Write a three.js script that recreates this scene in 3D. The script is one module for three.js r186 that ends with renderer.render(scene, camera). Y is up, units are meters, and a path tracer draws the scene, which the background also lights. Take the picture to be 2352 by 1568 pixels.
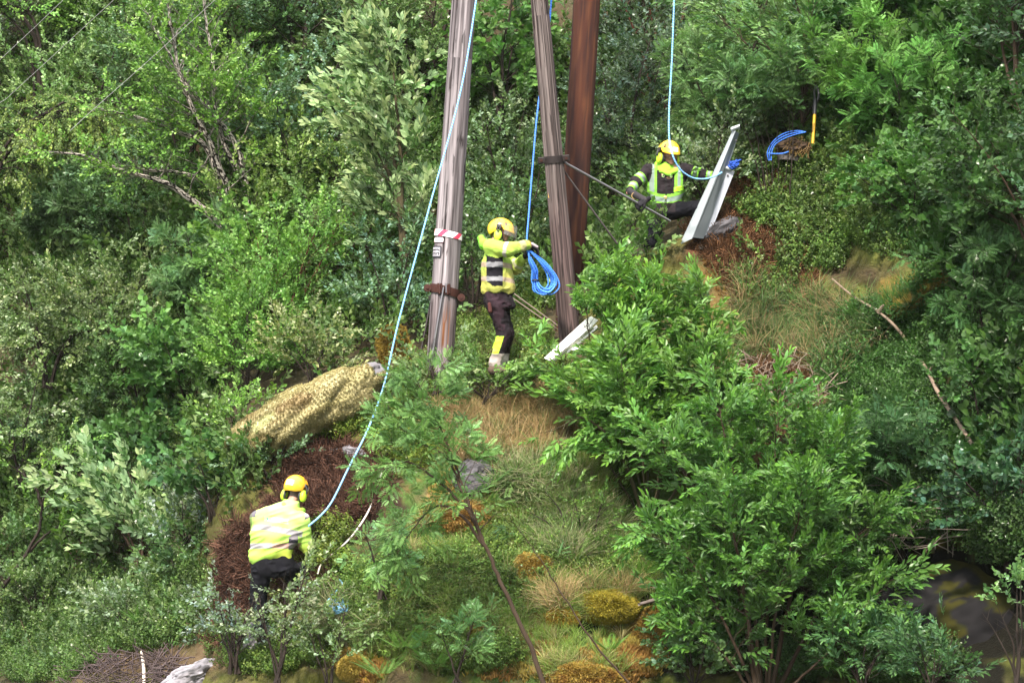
import * as THREE from 'three';
import { mergeGeometries, mergeVertices } from 'three/addons/utils/BufferGeometryUtils.js';
import { RoundedBoxGeometry } from 'three/addons/geometries/RoundedBoxGeometry.js';

// ---------------------------------------------------------------- camera, sky, sun, exposure
const scene = new THREE.Scene();
const PITCH = 8 * Math.PI / 180, FOCAL = 7840, EYE = new THREE.Vector3(0, 1.6, 0);
const camera = new THREE.PerspectiveCamera(2 * Math.atan(784 / FOCAL) * 180 / Math.PI, 1024 / 682, 0.5, 400);
camera.position.copy(EYE);
camera.rotation.x = PITCH;
scene.add(camera);

const renderer = new THREE.WebGLRenderer({ antialias: true });
renderer.setSize(1024, 682);
renderer.toneMapping = THREE.LinearToneMapping;
renderer.toneMappingExposure = 3.1;
renderer.shadowMap.enabled = true;

{ // even bright overcast: a computed sky, lighter towards the zenith, the same all round
  const w = 128, h = 64, a = new Float32Array(w * h * 4);
  for (let j = 0; j < h; j++) for (let i = 0; i < w; i++) {
    const e = ((j + 0.5) / h - 0.5) * Math.PI, s = Math.sin(e), k = (j * w + i) * 4;
    const cl = 1 + 0.10 * Math.sin(i / w * 12.566 + 3 * s) * Math.cos(e) * Math.sin(5 * s + 1);
    const L = s > 0 ? (0.6 + 0.85 * s) * cl : 0.12;
    a[k] = L * (s > 0 ? 1.0 : 0.8); a[k + 1] = L * (s > 0 ? 1.02 : 1); a[k + 2] = L * (s > 0 ? 1.05 : 0.7); a[k + 3] = 1;
  }
  const t = new THREE.DataTexture(a, w, h, THREE.RGBAFormat, THREE.FloatType);
  t.mapping = THREE.EquirectangularReflectionMapping; t.magFilter = t.minFilter = THREE.LinearFilter; t.needsUpdate = true;
  scene.background = t; scene.environment = t;
}
const sun = new THREE.DirectionalLight(0xfff4e4, 3.2);
sun.position.set(-14, 56, 14); sun.target.position.set(0, 6, -41);
sun.castShadow = true; sun.shadow.radius = 9; sun.shadow.mapSize.set(2048, 2048);
Object.assign(sun.shadow.camera, { left: -16, right: 16, top: 16, bottom: -16, near: 1, far: 140 });
scene.add(sun, sun.target);

scene.fog = new THREE.FogExp2(0xdfe6ea, 0.00008);

// ---------------------------------------------------------------- helpers
function rng(seed) { let a = seed >>> 0; return () => { a = a + 0x6D2B79F5 | 0; let t = Math.imul(a ^ a >>> 15, 1 | a); t = t + Math.imul(t ^ t >>> 7, 61 | t) ^ t; return ((t ^ t >>> 14) >>> 0) / 4294967296; }; }
const V = (x, y, z) => new THREE.Vector3(x, y, z);
const clamp = (x, a = 0, b = 1) => Math.min(b, Math.max(a, x));
const mix = (a, b, t) => a + (b - a) * t;
const sm = (a, b, x) => { const t = clamp((x - a) / (b - a)); return t * t * (3 - 2 * t); };
const mix3 = (a, b, t) => [mix(a[0], b[0], t), mix(a[1], b[1], t), mix(a[2], b[2], t)];
function hash3(x, y, z) { let h = Math.imul(x, 374761393) + Math.imul(y, 668265263) + Math.imul(z, 2147483647 ^ 0x5bd1e995) | 0; h = Math.imul(h ^ h >>> 13, 1274126177); return ((h ^ h >>> 16) >>> 0) / 4294967296; }
function noise(x, y = 0, z = 0) { // value noise, -1..1
  const X = Math.floor(x), Y = Math.floor(y), Z = Math.floor(z); let u = x - X, v = y - Y, w = z - Z;
  u = u * u * (3 - 2 * u); v = v * v * (3 - 2 * v); w = w * w * (3 - 2 * w);
  const c = (i, j, k) => hash3(X + i, Y + j, Z + k);
  return 2 * mix(mix(mix(c(0, 0, 0), c(1, 0, 0), u), mix(c(0, 1, 0), c(1, 1, 0), u), v), mix(mix(c(0, 0, 1), c(1, 0, 1), u), mix(c(0, 1, 1), c(1, 1, 1), u), v), w) - 1;
}
const fbm = (x, y, z, n = 4) => { let s = 0, a = 0.5; for (let i = 0; i < n; i++) { s += a * noise(x, y, z); x *= 2.03; y *= 2.03; z *= 2.03; a *= 0.5; } return s; };

const SP = Math.sin(PITCH), CP = Math.cos(PITCH);
// a point of the hillside: offsets across and up (1/7840 of the distance each) and its distance from the road
function at(px, py, d) { const x = (px - 1176) / FOCAL * d, y = (784 - py) / FOCAL * d; return V(x, EYE.y + d * SP + y * CP, -d * CP + y * SP); }
const pxOf = (p, o) => { const x = p.x + o.x, y = p.y + o.y - EYE.y, z = p.z + o.z, d = y * SP - z * CP, u = y * CP + z * SP; return [1176 + x / d * FOCAL, 784 - u / d * FOCAL, d]; };
function tab(t, x) { if (x <= t[0][0]) return t[0][1]; for (let i = 1; i < t.length; i++) if (x <= t[i][0]) return mix(t[i - 1][1], t[i][1], (x - t[i - 1][0]) / (t[i][0] - t[i - 1][0])); return t[t.length - 1][1]; }

const used = {};
function numbered(n) { const k = used[n] = (used[n] ?? -1) + 1; return k ? `${n}_${String(k).padStart(3, '0')}` : n; }
function tag(o, label, category, group, kind) { if (label) o.userData.label = label; if (category) o.userData.category = category; if (group) o.userData.group = group; if (kind) o.userData.kind = kind; return o; }
function thing(name, label, category, pos = V(0, 0, 0), group) { const o = new THREE.Group(); o.name = numbered(name); o.position.copy(pos); scene.add(o); return tag(o, label, category, group); }
function obj(name, geo, mat, parent = scene) { const m = new THREE.Mesh(geo, mat); m.name = parent === scene ? numbered(name) : name; m.castShadow = m.receiveShadow = true; parent.add(m); return m; }
function struct(name, geo, mat) { return tag(obj(name, geo, mat), null, null, null, 'structure'); }

function geom(pos, idx, col, uv) { const g = new THREE.BufferGeometry(); g.setAttribute('position', new THREE.Float32BufferAttribute(pos, 3)); if (col) g.setAttribute('color', new THREE.Float32BufferAttribute(col, 3)); if (uv) g.setAttribute('uv', new THREE.Float32BufferAttribute(uv, 2)); if (idx) g.setIndex(idx); g.computeVertexNormals(); return g; }
// many tubes in one geometry: each {p:[Vector3], r:[..]|number}
function tubes(list, sides = 5, colorFn) {
  const pos = [], idx = [], col = [], uv = [];
  for (const { p, r, s, closed } of list) {
    const n = s ?? sides, at0 = pos.length / 3, nrm = V(0, 0, 0), t = V(0, 0, 0), b = V(0, 0, 0); let len = 0;
    nrm.set(0.31, 0.2, 0.93);
    for (let i = 0; i < p.length; i++) {
      t.copy(p[Math.min(i + 1, p.length - 1)]).sub(p[Math.max(i - 1, 0)]).normalize();
      if (i) len += p[i].distanceTo(p[i - 1]);
      nrm.addScaledVector(t, -nrm.dot(t)); if (nrm.lengthSq() < 1e-6) nrm.set(t.y, -t.x, 0.01); nrm.normalize(); b.crossVectors(t, nrm);
      const rr = Array.isArray(r) ? r[i] : r;
      for (let k = 0; k <= n; k++) {
        const a = k / n * Math.PI * 2, c = Math.cos(a) * rr, d = Math.sin(a) * rr;
        const x = p[i].x + nrm.x * c + b.x * d, y = p[i].y + nrm.y * c + b.y * d, z = p[i].z + nrm.z * c + b.z * d;
        pos.push(x, y, z); uv.push(len, k / n);
        if (colorFn) col.push(...colorFn(x, y, z, i / (p.length - 1), k / n));
        if (i && k) { const q = at0 + i * (n + 1) + k; idx.push(q - n - 2, q - 1, q - n - 1, q - n - 1, q - 1, q); }
      }
    }
    for (const [e, f] of closed === false ? [] : [[0, 1], [p.length - 1, -1]]) { // end caps
      const c = pos.length / 3; pos.push(p[e].x, p[e].y, p[e].z); uv.push(e ? len : 0, 0); if (colorFn) col.push(...colorFn(p[e].x, p[e].y, p[e].z, e ? 1 : 0, 0));
      for (let k = 0; k < n; k++) { const q = at0 + e * (n + 1) + k; f > 0 ? idx.push(c, q + 1, q) : idx.push(c, q, q + 1); }
    }
  }
  return geom(pos, idx, colorFn ? col : null, uv);
}
const curve = (pts, n) => new THREE.CatmullRomCurve3(pts).getPoints(n);
const std = (color, roughness = 0.8, o = {}) => new THREE.MeshPhysicalMaterial({ color: new THREE.Color().setRGB(...color), roughness, specularIntensity: roughness >= 0.7 ? 0.3 : 1, ...o });
function box(w, h, d, r = 0.004) { return new RoundedBoxGeometry(w, h, d, 2, Math.min(r, w / 2.1, h / 2.1, d / 2.1)); }
// a flat piece with four corners and a thickness, in local coordinates
function plate(a, b, c, d, th) {
  const n = V(0, 0, 0).crossVectors(b.clone().sub(a), d.clone().sub(a)).normalize().multiplyScalar(th / 2), pos = [];
  const P = [a, b, c, d], top = P.map(p => p.clone().add(n)), bot = P.map(p => p.clone().sub(n));
  const q = (w, x, y, z) => { for (const p of [w, x, y, w, y, z]) pos.push(p.x, p.y, p.z); };
  q(...top); q(bot[3], bot[2], bot[1], bot[0]);
  for (let i = 0; i < 4; i++) q(bot[i], bot[(i + 1) % 4], top[(i + 1) % 4], top[i]);
  return geom(pos);
}
function canvasTex(w, h, draw, srgb = true) { const c = document.createElement('canvas'); c.width = w; c.height = h; draw(c.getContext('2d'), w, h); const t = new THREE.CanvasTexture(c); if (srgb) t.colorSpace = THREE.SRGBColorSpace; t.wrapS = t.wrapT = THREE.RepeatWrapping; return t; }
function dataTex(w, h, fn) { const a = new Uint8Array(w * h * 4); for (let j = 0; j < h; j++) for (let i = 0; i < w; i++) { const c = fn(i / w, j / h), k = (j * w + i) * 4; a[k] = clamp(c[0]) * 255; a[k + 1] = clamp(c[1]) * 255; a[k + 2] = clamp(c[2]) * 255; a[k + 3] = 255; } const t = new THREE.DataTexture(a, w, h); t.magFilter = t.minFilter = THREE.LinearFilter; t.wrapS = t.wrapT = THREE.RepeatWrapping; t.needsUpdate = true; return t; }
// noise that repeats over the unit square
const tile = (u, v, f, seed = 0) => { const a = u * Math.PI * 2, b = v * Math.PI * 2, r = f / 6.283; return noise(Math.cos(a) * r + seed, Math.sin(a) * r + Math.cos(b) * r * 0.7 + 7, Math.sin(b) * r + 3.3 * seed); };

// ---------------------------------------------------------------- the hill
const RIDGE = [[-1500, 2600], [-300, 1800], [0, 1660], [300, 1480], [470, 1180], [540, 1010], [640, 960], [800, 890], [960, 850], [1200, 815], [1300, 770], [1450, 600], [1600, 520], [1700, 430], [1800, 350], [1880, 280], [2100, 150], [2352, 0], [3200, -500]];
const RDEPTH = [[-1500, 43], [0, 41.5], [540, 41], [1000, 40.6], [1300, 41], [1500, 42], [1880, 43], [2352, 42], [3200, 41]];
const BENCH = [[-500, 2.5], [500, 3], [1000, 4], [1500, 4], [1800, 2], [2200, 0.8], [3000, 0.5]];
function groundDepth(px, py) {
  const R = tab(RIDGE, px) + 14 * noise(px / 70, 3), d0 = tab(RDEPTH, px), s = (py - R) / 196;
  let d = s > 0 ? d0 - 0.75 * s - 0.10 * Math.sin(Math.min(s, 3.14)) : d0 + tab(BENCH, px) * (1 - Math.exp(2.2 * s)) - 0.9 * s;
  d += 0.24 * noise(px / 190, py / 150, 5) + 0.10 * noise(px / 62, py / 48, 9) + 0.035 * noise(px / 22, py / 20, 2);
  d += 1.5 * Math.exp(-(((px - 2240) / 190) ** 2 + ((py - 1400) / 130) ** 2)) + 1.0 * Math.exp(-(((px - 1800) / 160) ** 2 + ((py - 1480) / 110) ** 2));
  d += 0.5 * Math.exp(-(((px - 1375) / 80) ** 2 + ((py - 1440) / 34) ** 2)) + 0.5 * Math.exp(-(((px - 1010) / 50) ** 2 + ((py - 1240) / 28) ** 2)); // hollows under the moss
  const lx = (px - 2030) / 170, ly = py - (725 - 110 * lx), on = Math.exp(-(((lx - .5) / .55) ** 4)); d += on * (-0.42 * Math.exp(-((ly / 34) ** 2)) + 0.5 * Math.exp(-(((ly - 75) / 36) ** 2))); // a mossy ledge with a dark hollow under it
  return d;
}
const ground = (px, py, lift = 0) => at(px, py, groundDepth(px, py)).add(V(0, lift, 0));
// trimmed by the crew or naturally open: [x0, y0, x1, y1, reach, share left, distance] round tools, rocks and people
const OPEN = [[1255, 825, 1365, 735, 17, .02, 40.5], [1215, 575, 1252, 665, 32, 0, 40.5], [1515, 400, 1512, 525, 46, 0, 42.6], [1590, 540, 1690, 300, 26, .03, 42.2], [1440, 440, 1520, 490, 14, .1, 42], [1287, 540, 1300, 745, 20, .06, 41.2], [1335, 470, 1322, 590, 30, .03, 42], [1140, 520, 1140, 790, 50, .02, 40.7], [1138, 790, 1136, 826, 30, .15, 40.7], [640, 1130, 630, 1270, 74, .01, 39.2], [600, 1300, 600, 1385, 42, .7, 39.2], [570, 500, 440, 250, 11, .4, 60], [440, 250, 390, 20, 9, .4, 60], [570, 450, 500, 290, 9, .45, 60], [500, 512, 280, 395, 8, .35, 60], [590, 985, 850, 905, 52, .03, 41], [735, 1090, 830, 1145, 58, .08, 41], [530, 1290, 560, 1380, 26, .5, 41], [876, 1085, 800, 1240, 12, .05, 39.8], [800, 1240, 729, 1318, 12, .1, 39.8], [760, 1355, 795, 1400, 30, .35, 40], [1015, 640, 1008, 835, 34, .02, 40.8], [885, 860, 712, 1205, 10, .08, 39.9], [1320, 1400, 1450, 1390, 48, .06, 39.2], [1200, 1290, 1270, 1330, 46, .1, 39.6], [1090, 950, 1280, 960, 44, .12, 41], [1120, 1130, 1260, 1200, 60, .25, 39.2], [1915, 640, 2180, 940, 15, .05, 40.6], [1690, 640, 1900, 700, 60, .25, 41], [1640, 540, 1750, 570, 52, .03, 42.4], [1500, 470, 1600, 470, 32, 0, 42.6], [1505, 480, 1496, 530, 40, 0, 42.6], [1690, 440, 1790, 430, 30, .03, 43], [2100, 650, 2170, 620, 40, .2, 41], [1786, 330, 1850, 310, 36, .1, 42.6], [1871, 208, 1868, 268, 17, .0, 43], [2230, 1430, 2340, 1450, 60, .2, 39.8]];
const openAt = (p, o, r, hard) => { const [x, y, d] = pxOf(p, o); for (const [a, b, c, e, w, keep, far] of OPEN) { if (d > far || hard && keep > .035) continue; const u = c - a, v = e - b, t = clamp(((x - a) * u + (y - b) * v) / (u * u + v * v)); if (Math.hypot(x - a - u * t, y - b - v * t) < w && r() > keep) return true; } return false; };
// ---------------------------------------------------------------- ground surface
const SOIL = [0.028, 0.016, 0.012], PEAT = [0.05, 0.024, 0.016], LITTER = [0.06, 0.045, 0.026], MOSSG = [0.10, 0.11, 0.025], MOSSY = [0.22, 0.15, 0.025], STRAW = [0.24, 0.17, 0.08], GREEN = [0.05, 0.085, 0.02], SHADE_TONE = [0.008, 0.0075, 0.005];  // last tone is near-black shade painted into the ground
const PATCHES = [ // [px, py, rx, ry, colour]
  [1300, 1300, 420, 300, GREEN], [1250, 960, 170, 60, STRAW], [1120, 1160, 130, 90, [0.19, 0.11, 0.045]], [1250, 1330, 70, 70, MOSSY], [1180, 1300, 120, 60, STRAW], [1400, 1400, 80, 40, MOSSY], [1180, 1420, 260, 60, [0.2, 0.15, 0.06]], [1450, 1500, 70, 50, [0.17, 0.105, 0.04]], [1360, 1545, 110, 40, [0.17, 0.10, 0.04]], [830, 1530, 50, 40, MOSSY], [1090, 1440, 60, 30, MOSSY],
  [1750, 620, 140, 120, [0.13, 0.085, 0.03]], [1700, 530, 110, 70, [0.12, 0.05, 0.028]], [1750, 440, 120, 34, SOIL], [1850, 480, 160, 100, GREEN], [2000, 800, 140, 120, MOSSG], [2110, 672, 100, 36, [0.16, 0.11, 0.03]], [1800, 950, 220, 110, [0.13, 0.07, 0.04]], [1950, 1150, 200, 120, [0.12, 0.08, 0.03]], [2240, 1400, 330, 260, SHADE_TONE], [1750, 1450, 260, 120, SHADE_TONE],  // near-black shade painted round the rock face and under the willow
  [770, 1110, 130, 95, PEAT], [820, 1150, 90, 80, SOIL], [560, 1310, 60, 110, PEAT], [640, 1230, 100, 80, PEAT], [700, 1330, 80, 60, SOIL], [500, 1420, 70, 60, [0.10, 0.06, 0.03]], [1150, 835, 120, 34, SOIL], [330, 1500, 190, 60, [0.10, 0.07, 0.04]], [1010, 1235, 60, 26, SHADE_TONE], [1375, 1440, 90, 36, SHADE_TONE], [800, 985, 120, 36, MOSSG],  // shade in the two mossy hollows painted into the ground colour
];
const groundColor = (px, py) => {
  const n = fbm(px / 60, py / 45, 4, 3); let c = mix3(LITTER, py < tab(RIDGE, px) ? [0.055, 0.05, 0.028] : MOSSG, clamp(0.5 + n));
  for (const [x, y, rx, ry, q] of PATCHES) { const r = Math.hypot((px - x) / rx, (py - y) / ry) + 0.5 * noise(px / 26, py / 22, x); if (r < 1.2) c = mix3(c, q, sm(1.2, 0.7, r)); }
  const k = 0.75 + 0.5 * hash3(px | 0, py | 0, 3) * (0.6 + 0.4 * noise(px / 9, py / 9));
  return c.map(v => v * k);
};
{
  const pos = [], col = [], idx = [];
  const xs = [], ys = [];
  for (let x = -3000; x < -60; x += 60) xs.push(x); for (let x = -60; x <= 2412; x += 7) xs.push(x); for (let x = 2460; x <= 5000; x += 60) xs.push(x);
  for (let y = -2600; y < -60; y += 60) ys.push(y); for (let y = -60; y <= 1640; y += 7) ys.push(y); for (let y = 1680; y <= 2200; y += 40) ys.push(y);
  const low = []; // the foot of the hill runs out to the level road verge
  for (const y of ys) for (const x of xs) { const p = ground(x, y); pos.push(p.x, p.y, p.z); col.push(...groundColor(x, y)); }
  const W = xs.length;
  let H = ys.length;
  for (const [k, dz] of [[0.5, 2], [1, 5], [1, 16], [1, 45], [1, 70]]) { for (let i = 0; i < W; i++) { const q = ((H - 1) * W + i) * 3, b = ((ys.length - 1) * W + i) * 3; pos.push(pos[b] * (1 + dz * 0.02), mix(pos[q + 1], 0, k), pos[b + 2] + dz); col.push(0.09, 0.09, 0.07); } H++; }
  for (let j = 1; j < H; j++) for (let i = 1; i < W; i++) { const q = j * W + i; idx.push(q - W - 1, q - 1, q - W, q - W, q - 1, q); }
  const bump = dataTex(256, 256, (u, v) => { const k = 0.5 + 0.25 * tile(u, v, 40) + 0.2 * tile(u, v, 110, 2) + 0.1 * (hash3(u * 256 | 0, v * 256 | 0, 1) - 0.5); return [k, k, k]; });
  const uv = []; for (let i = 0; i < pos.length; i += 3) uv.push(pos[i] * 0.8, (pos[i + 1] - pos[i + 2]) * 0.6);
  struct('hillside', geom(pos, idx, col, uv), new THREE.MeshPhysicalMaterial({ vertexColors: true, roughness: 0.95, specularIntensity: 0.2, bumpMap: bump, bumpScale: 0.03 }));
}

// ---------------------------------------------------------------- rocks and moss
const ico = new THREE.IcosahedronGeometry(1, 24); // shared sphere for stones
const sphereV = mergeVertices((() => { const g = ico.clone(); g.deleteAttribute('normal'); g.deleteAttribute('uv'); return g; })(), 1e-4);
const stoneBump = dataTex(128, 128, (u, v) => { const k = 0.5 + 0.3 * tile(u, v, 30) + 0.25 * tile(u, v, 80, 4); return [k, k, k]; });
const rockMat = new THREE.MeshPhysicalMaterial({ vertexColors: true, roughness: 0.9, specularIntensity: 0.35 });
function stone(size, shape, color, seed) { // size in metres, shape(x,y,z unit) -> radius factor
  const g = sphereV.clone(), p = g.attributes.position, col = [];
  for (let i = 0; i < p.count; i++) {
    const x = p.getX(i), y = p.getY(i), z = p.getZ(i), k = shape(x, y, z);
    p.setXYZ(i, x * k * size[0], y * k * size[1], z * k * size[2]);
    col.push(...color(x, y, z, k));
  }
  g.setAttribute('color', new THREE.Float32BufferAttribute(col, 3)); g.computeVertexNormals(); return g;
}
const lumpy = (seed, a = 0.25, f = 1.6) => (x, y, z) => 1 + a * fbm(x * f + seed, y * f, z * f + seed * 2, 4) * 1.6 + 0.025 * noise(x * 14, y * 14, z * 14 + seed);
const mossFiber = (() => { // a bristle of short moss shoots
  const pos = [], col = [], r = rng(5);
  for (let i = 0; i < 9; i++) { const a = r() * 6.283, t = 0.5 * r(), h = 0.7 + 0.5 * r(), x = (r() - 0.5) * 0.9, z = (r() - 0.5) * 0.9, w = 0.16; const dx = Math.cos(a), dz = Math.sin(a);
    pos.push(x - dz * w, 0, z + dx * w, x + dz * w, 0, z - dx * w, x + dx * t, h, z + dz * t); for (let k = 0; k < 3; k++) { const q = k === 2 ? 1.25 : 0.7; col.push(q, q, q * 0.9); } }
  return geom(pos, null, col);
})();
const fuzzMat = new THREE.MeshPhysicalMaterial({ vertexColors: true, roughness: 1, specularIntensity: 0.15, side: THREE.DoubleSide });
const UP = V(0, 1, 0), tmpM = new THREE.Matrix4(), tmpQ = new THREE.Quaternion(), tmpC = new THREE.Color();
function instanced(name, geo, mat, list, parent = scene) { // list: [position, quaternion, scale, colour]
  const m = new THREE.InstancedMesh(geo, mat, list.length); m.name = parent === scene ? numbered(name) : name;
  list.forEach(([p, q, s, c], i) => { m.setMatrixAt(i, tmpM.compose(p, q, typeof s === 'number' ? V(s, s, s) : s)); if (c) m.setColorAt(i, tmpC.setRGB(...c)); });
  m.castShadow = m.receiveShadow = true; m.userData.kind = 'stuff'; parent.add(m); return m;
}
function fuzz(mesh, n, len, seed, keep) { // moss bristles all over a stone's surface
  const g = mesh.geometry, p = g.attributes.position, nn = g.attributes.normal, c = g.attributes.color, r = rng(seed), list = [];
  for (let t = 0; t < n * 4 && list.length < n; t++) {
    const i = r() * p.count | 0, col = [c.getX(i), c.getY(i), c.getZ(i)]; if (!keep(col)) continue;
    const N = V(nn.getX(i), nn.getY(i), nn.getZ(i)); if (N.z < -0.5) continue;
    const k = 0.7 + 0.7 * r();
    list.push([V(p.getX(i) + (r() - .5) * .03, p.getY(i) + (r() - .5) * .03, p.getZ(i)), new THREE.Quaternion().setFromUnitVectors(UP, N.add(V((r() - .5) * .9, (r() - .5) * .5 - .15, (r() - .5) * .9)).normalize()), len * (0.6 + 0.8 * r()), col.map(v => v * k)]);
  }
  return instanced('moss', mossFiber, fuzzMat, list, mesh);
}
const isMoss = c => c[1] > c[2] * 1.6;
function rockThing(name, label, cat, px, py, lift, size, turn, shape, color, seed, moss, fz, group) {
  const g = stone(size, shape, color, seed), m = obj(name, g, rockMat);
  const p = ground(px, py); m.position.set(p.x, p.y + lift, p.z); m.rotation.set(turn[0], turn[1], turn[2]);
  tag(m, label, cat, group);
  if (moss) fuzz(m, moss, fz ?? 0.03, seed + 40, isMoss);
  return m;
}
const GREY = (x, y, z, s) => { const n = 0.5 + fbm(x * 5, y * 5, z * 5 + s, 4); return [0.17 * n + 0.06, 0.155 * n + 0.06, 0.175 * n + 0.065]; };
{ // the long mossy boulder on the crest: folds of moss run down its face
  const s = 11;
  rockThing('mossy_boulder', 'long boulder under thick olive yellow moss on the crest left of the weathered pole', 'boulder', 708, 985, 0.2, [1.08, 0.34, 0.62], [0.1, 0.15, 0.46],
    (x, y, z) => { const f = x * 1.1 - y * 0.6; return lumpy(s, 0.16, 1.7)(x, y, z) * (1 - 0.11 * Math.abs(Math.sin(f * 4.2 + 1.2 * noise(x * 2, y * 2, z * 2)) ** 4) + 0.06 * x); },
    (x, y, z) => { const n = fbm(x * 3, y * 3, z * 3, 4), top = sm(0.55, 0.85, x + 0.35 * n) * sm(-0.1, 0.35, y); const m = mix3([0.26, 0.23, 0.11], [0.35, 0.31, 0.17], clamp(0.5 + 1.3 * n)); const pale = sm(0.32, 0.2, Math.hypot(x + 0.62, y - 0.45, z - 0.6)); const br = sm(0.15, 0.5, fbm(x * 2 + 9, y * 2, z * 2, 3)); return mix3(mix3(mix3(m, [0.20, 0.125, 0.06], br * 0.6), [0.46, 0.46, 0.26], pale), GREY(x, y, z, 1), top > 0.55 ? 1 : 0); }, s, 24000, 0.014);
  rockThing('rock', 'rounded grey rock peeping from the moss at the top of the long boulder', 'rock', 832, 905, 0.03, [0.17, 0.13, 0.12], [0, 0, -0.5], lumpy(3, 0.3, 1.4), (x, y, z) => GREY(x, y, z, 3), 3);
  rockThing('rock', 'small pale grey rock just left of the taut blue rope on the crest', 'rock', 862, 878, 0.03, [0.11, 0.07, 0.1], [0, 0, 0], lumpy(5, 0.3, 1.4), (x, y, z) => GREY(x, y, z, 5).map(v => v * 1.3), 5);
  rockThing('rock', 'small grey rock just right of the taut blue rope on the crest', 'rock', 897, 886, 0.02, [0.09, 0.05, 0.08], [0, 0, 0], lumpy(6, 0.3, 1.4), (x, y, z) => GREY(x, y, z, 6), 6);
  rockThing('rock', 'tall brown moss covered rock behind the foot of the left pole', 'rock', 905, 825, 0.1, [0.2, 0.3, 0.2], [0, 0, 0.2], lumpy(8, 0.25, 1.4), (x, y, z) => mix3([0.13, 0.09, 0.025], [0.2, 0.14, 0.03], clamp(.5 + fbm(x * 3, y * 3, z * 3, 3))), 8, 2500);
  rockThing('rock', 'small pale grey stone bared at the top of the dug peat bank', 'rock', 812, 1042, 0.0, [0.16, 0.08, 0.12], [0, 0, -0.2], lumpy(7, 0.3, 1.6), (x, y, z) => GREY(x, y, z, 7), 7);
  rockThing('rock', 'dark grey stone edge left of the pale one in the peat bank', 'rock', 770, 1040, -0.01, [0.12, 0.06, 0.1], [0, 0, -0.3], lumpy(17, 0.3, 1.6), (x, y, z) => GREY(x, y, z, 7).map(v => v * 0.5), 17);
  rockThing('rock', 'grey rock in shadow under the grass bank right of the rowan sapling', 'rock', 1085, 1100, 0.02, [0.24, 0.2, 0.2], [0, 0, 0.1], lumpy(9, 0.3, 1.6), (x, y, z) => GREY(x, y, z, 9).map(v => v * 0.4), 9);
  rockThing('rock', 'pale slabby rock at the bottom edge left of the small birch', 'rock', 450, 1556, 0.02, [0.36, 0.16, 0.2], [0, 0, 0.3], lumpy(12, 0.35, 1.8), (x, y, z) => GREY(x, y, z, 12).map(v => v * 1.35), 12);
  rockThing('rock', 'upright grey rock face behind the thin birch in front of the bending worker', 'rock', 585, 1490, 0.05, [0.13, 0.3, 0.14], [0, 0, -0.3], lumpy(13, 0.3, 1.8), (x, y, z) => GREY(x, y, z, 13).map(v => v * 1.1), 13);
  rockThing('rock', 'grey streaked rock with brown turf hanging over it beside the steel beams', 'rock', 1655, 520, -0.08, [0.30, 0.15, 0.22], [0, 0, 0.6], lumpy(14, 0.2, 1.5), (x, y, z) => { const k = 0.7 + 0.5 * noise(x * 3 - y * 8, y * 3, z * 12); return GREY(x, y, z, 14).map(v => v * k * .6); }, 14);
  rockThing('lichen_rock', 'dark rock face with yellow green lichen in the lower right corner, deep shade put into its colour', 'rock face', 2230, 1440, 0.0, [1.15, 0.75, 0.5], [0, 0, 0.15], lumpy(15, 0.22, 1.5), (x, y, z) => { const n = fbm(x * 3.2 + 4, y * 4.2, z * 3, 5) + 0.3 * fbm(x * 12, y * 12, z * 12, 3), g = GREY(x, y, z, 2).map(v => v * 0.06); return n > -0.02 - 0.15 * x && x > -0.35 ? mix3([0.032, 0.030, 0.004], [0.018, 0.02, 0.005], clamp(0.5 + 2 * fbm(x * 9, y * 9, 3, 3))) : g; }, 15);  // rock and lichen tones lowered to carry the shade of the corner
  const Y = (a, b) => (x, y, z) => mix3(a, b, clamp(0.5 + 1.2 * fbm(x * 3, y * 3, z * 3, 3)));
  rockThing('moss_hummock', 'rounded yellow moss hummock overhanging a dark hollow low in the middle', 'moss hummock', 1392, 1392, 0.0, [0.32, 0.17, 0.3], [0, 0, -0.05], lumpy(21, 0.15, 1.5), Y([0.20, 0.17, 0.02], [0.30, 0.25, 0.045]), 21, 5000);
  rockThing('moss_hummock', 'orange yellow moss hummock crossed by the thin leaning stem', 'moss hummock', 1230, 1320, 0.02, [0.24, 0.2, 0.2], [0, 0, -0.2], lumpy(22, 0.2, 1.7), Y([0.22, 0.155, 0.03], [0.30, 0.21, 0.06]), 22, 3600);
  rockThing('moss_hummock', 'small tawny moss hummock left of the overhanging one', 'moss hummock', 1290, 1420, 0.0, [0.17, 0.12, 0.16], [0, 0, 0], lumpy(23, 0.2, 1.7), Y([0.2, 0.13, 0.02], [0.3, 0.2, 0.035]), 23, 1800);
  rockThing('moss_hummock', 'orange moss mound at the bottom edge right of the sapling stem', 'moss hummock', 1350, 1562, 0.0, [0.38, 0.17, 0.3], [0, 0, -0.1], lumpy(24, 0.2, 1.7), Y([0.2, 0.105, 0.03], [0.28, 0.20, 0.05]), 24, 4500);
  rockThing('moss_hummock', 'small bright yellow moss tuft between ferns at the bottom', 'moss hummock', 812, 1535, 0.0, [0.16, 0.13, 0.14], [0, 0, 0.2], lumpy(25, 0.25, 1.7), Y([0.30, 0.22, 0.05], [0.38, 0.29, 0.08]), 25, 1800);
  rockThing('moss_hummock', 'flat golden moss patch left of the leaning sapling stem near the bottom', 'moss hummock', 1090, 1440, 0.0, [0.2, 0.09, 0.16], [0, 0, 0.1], lumpy(26, 0.2, 1.7), Y([0.22, 0.165, 0.04], [0.32, 0.23, 0.07]), 26, 1800);
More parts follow.
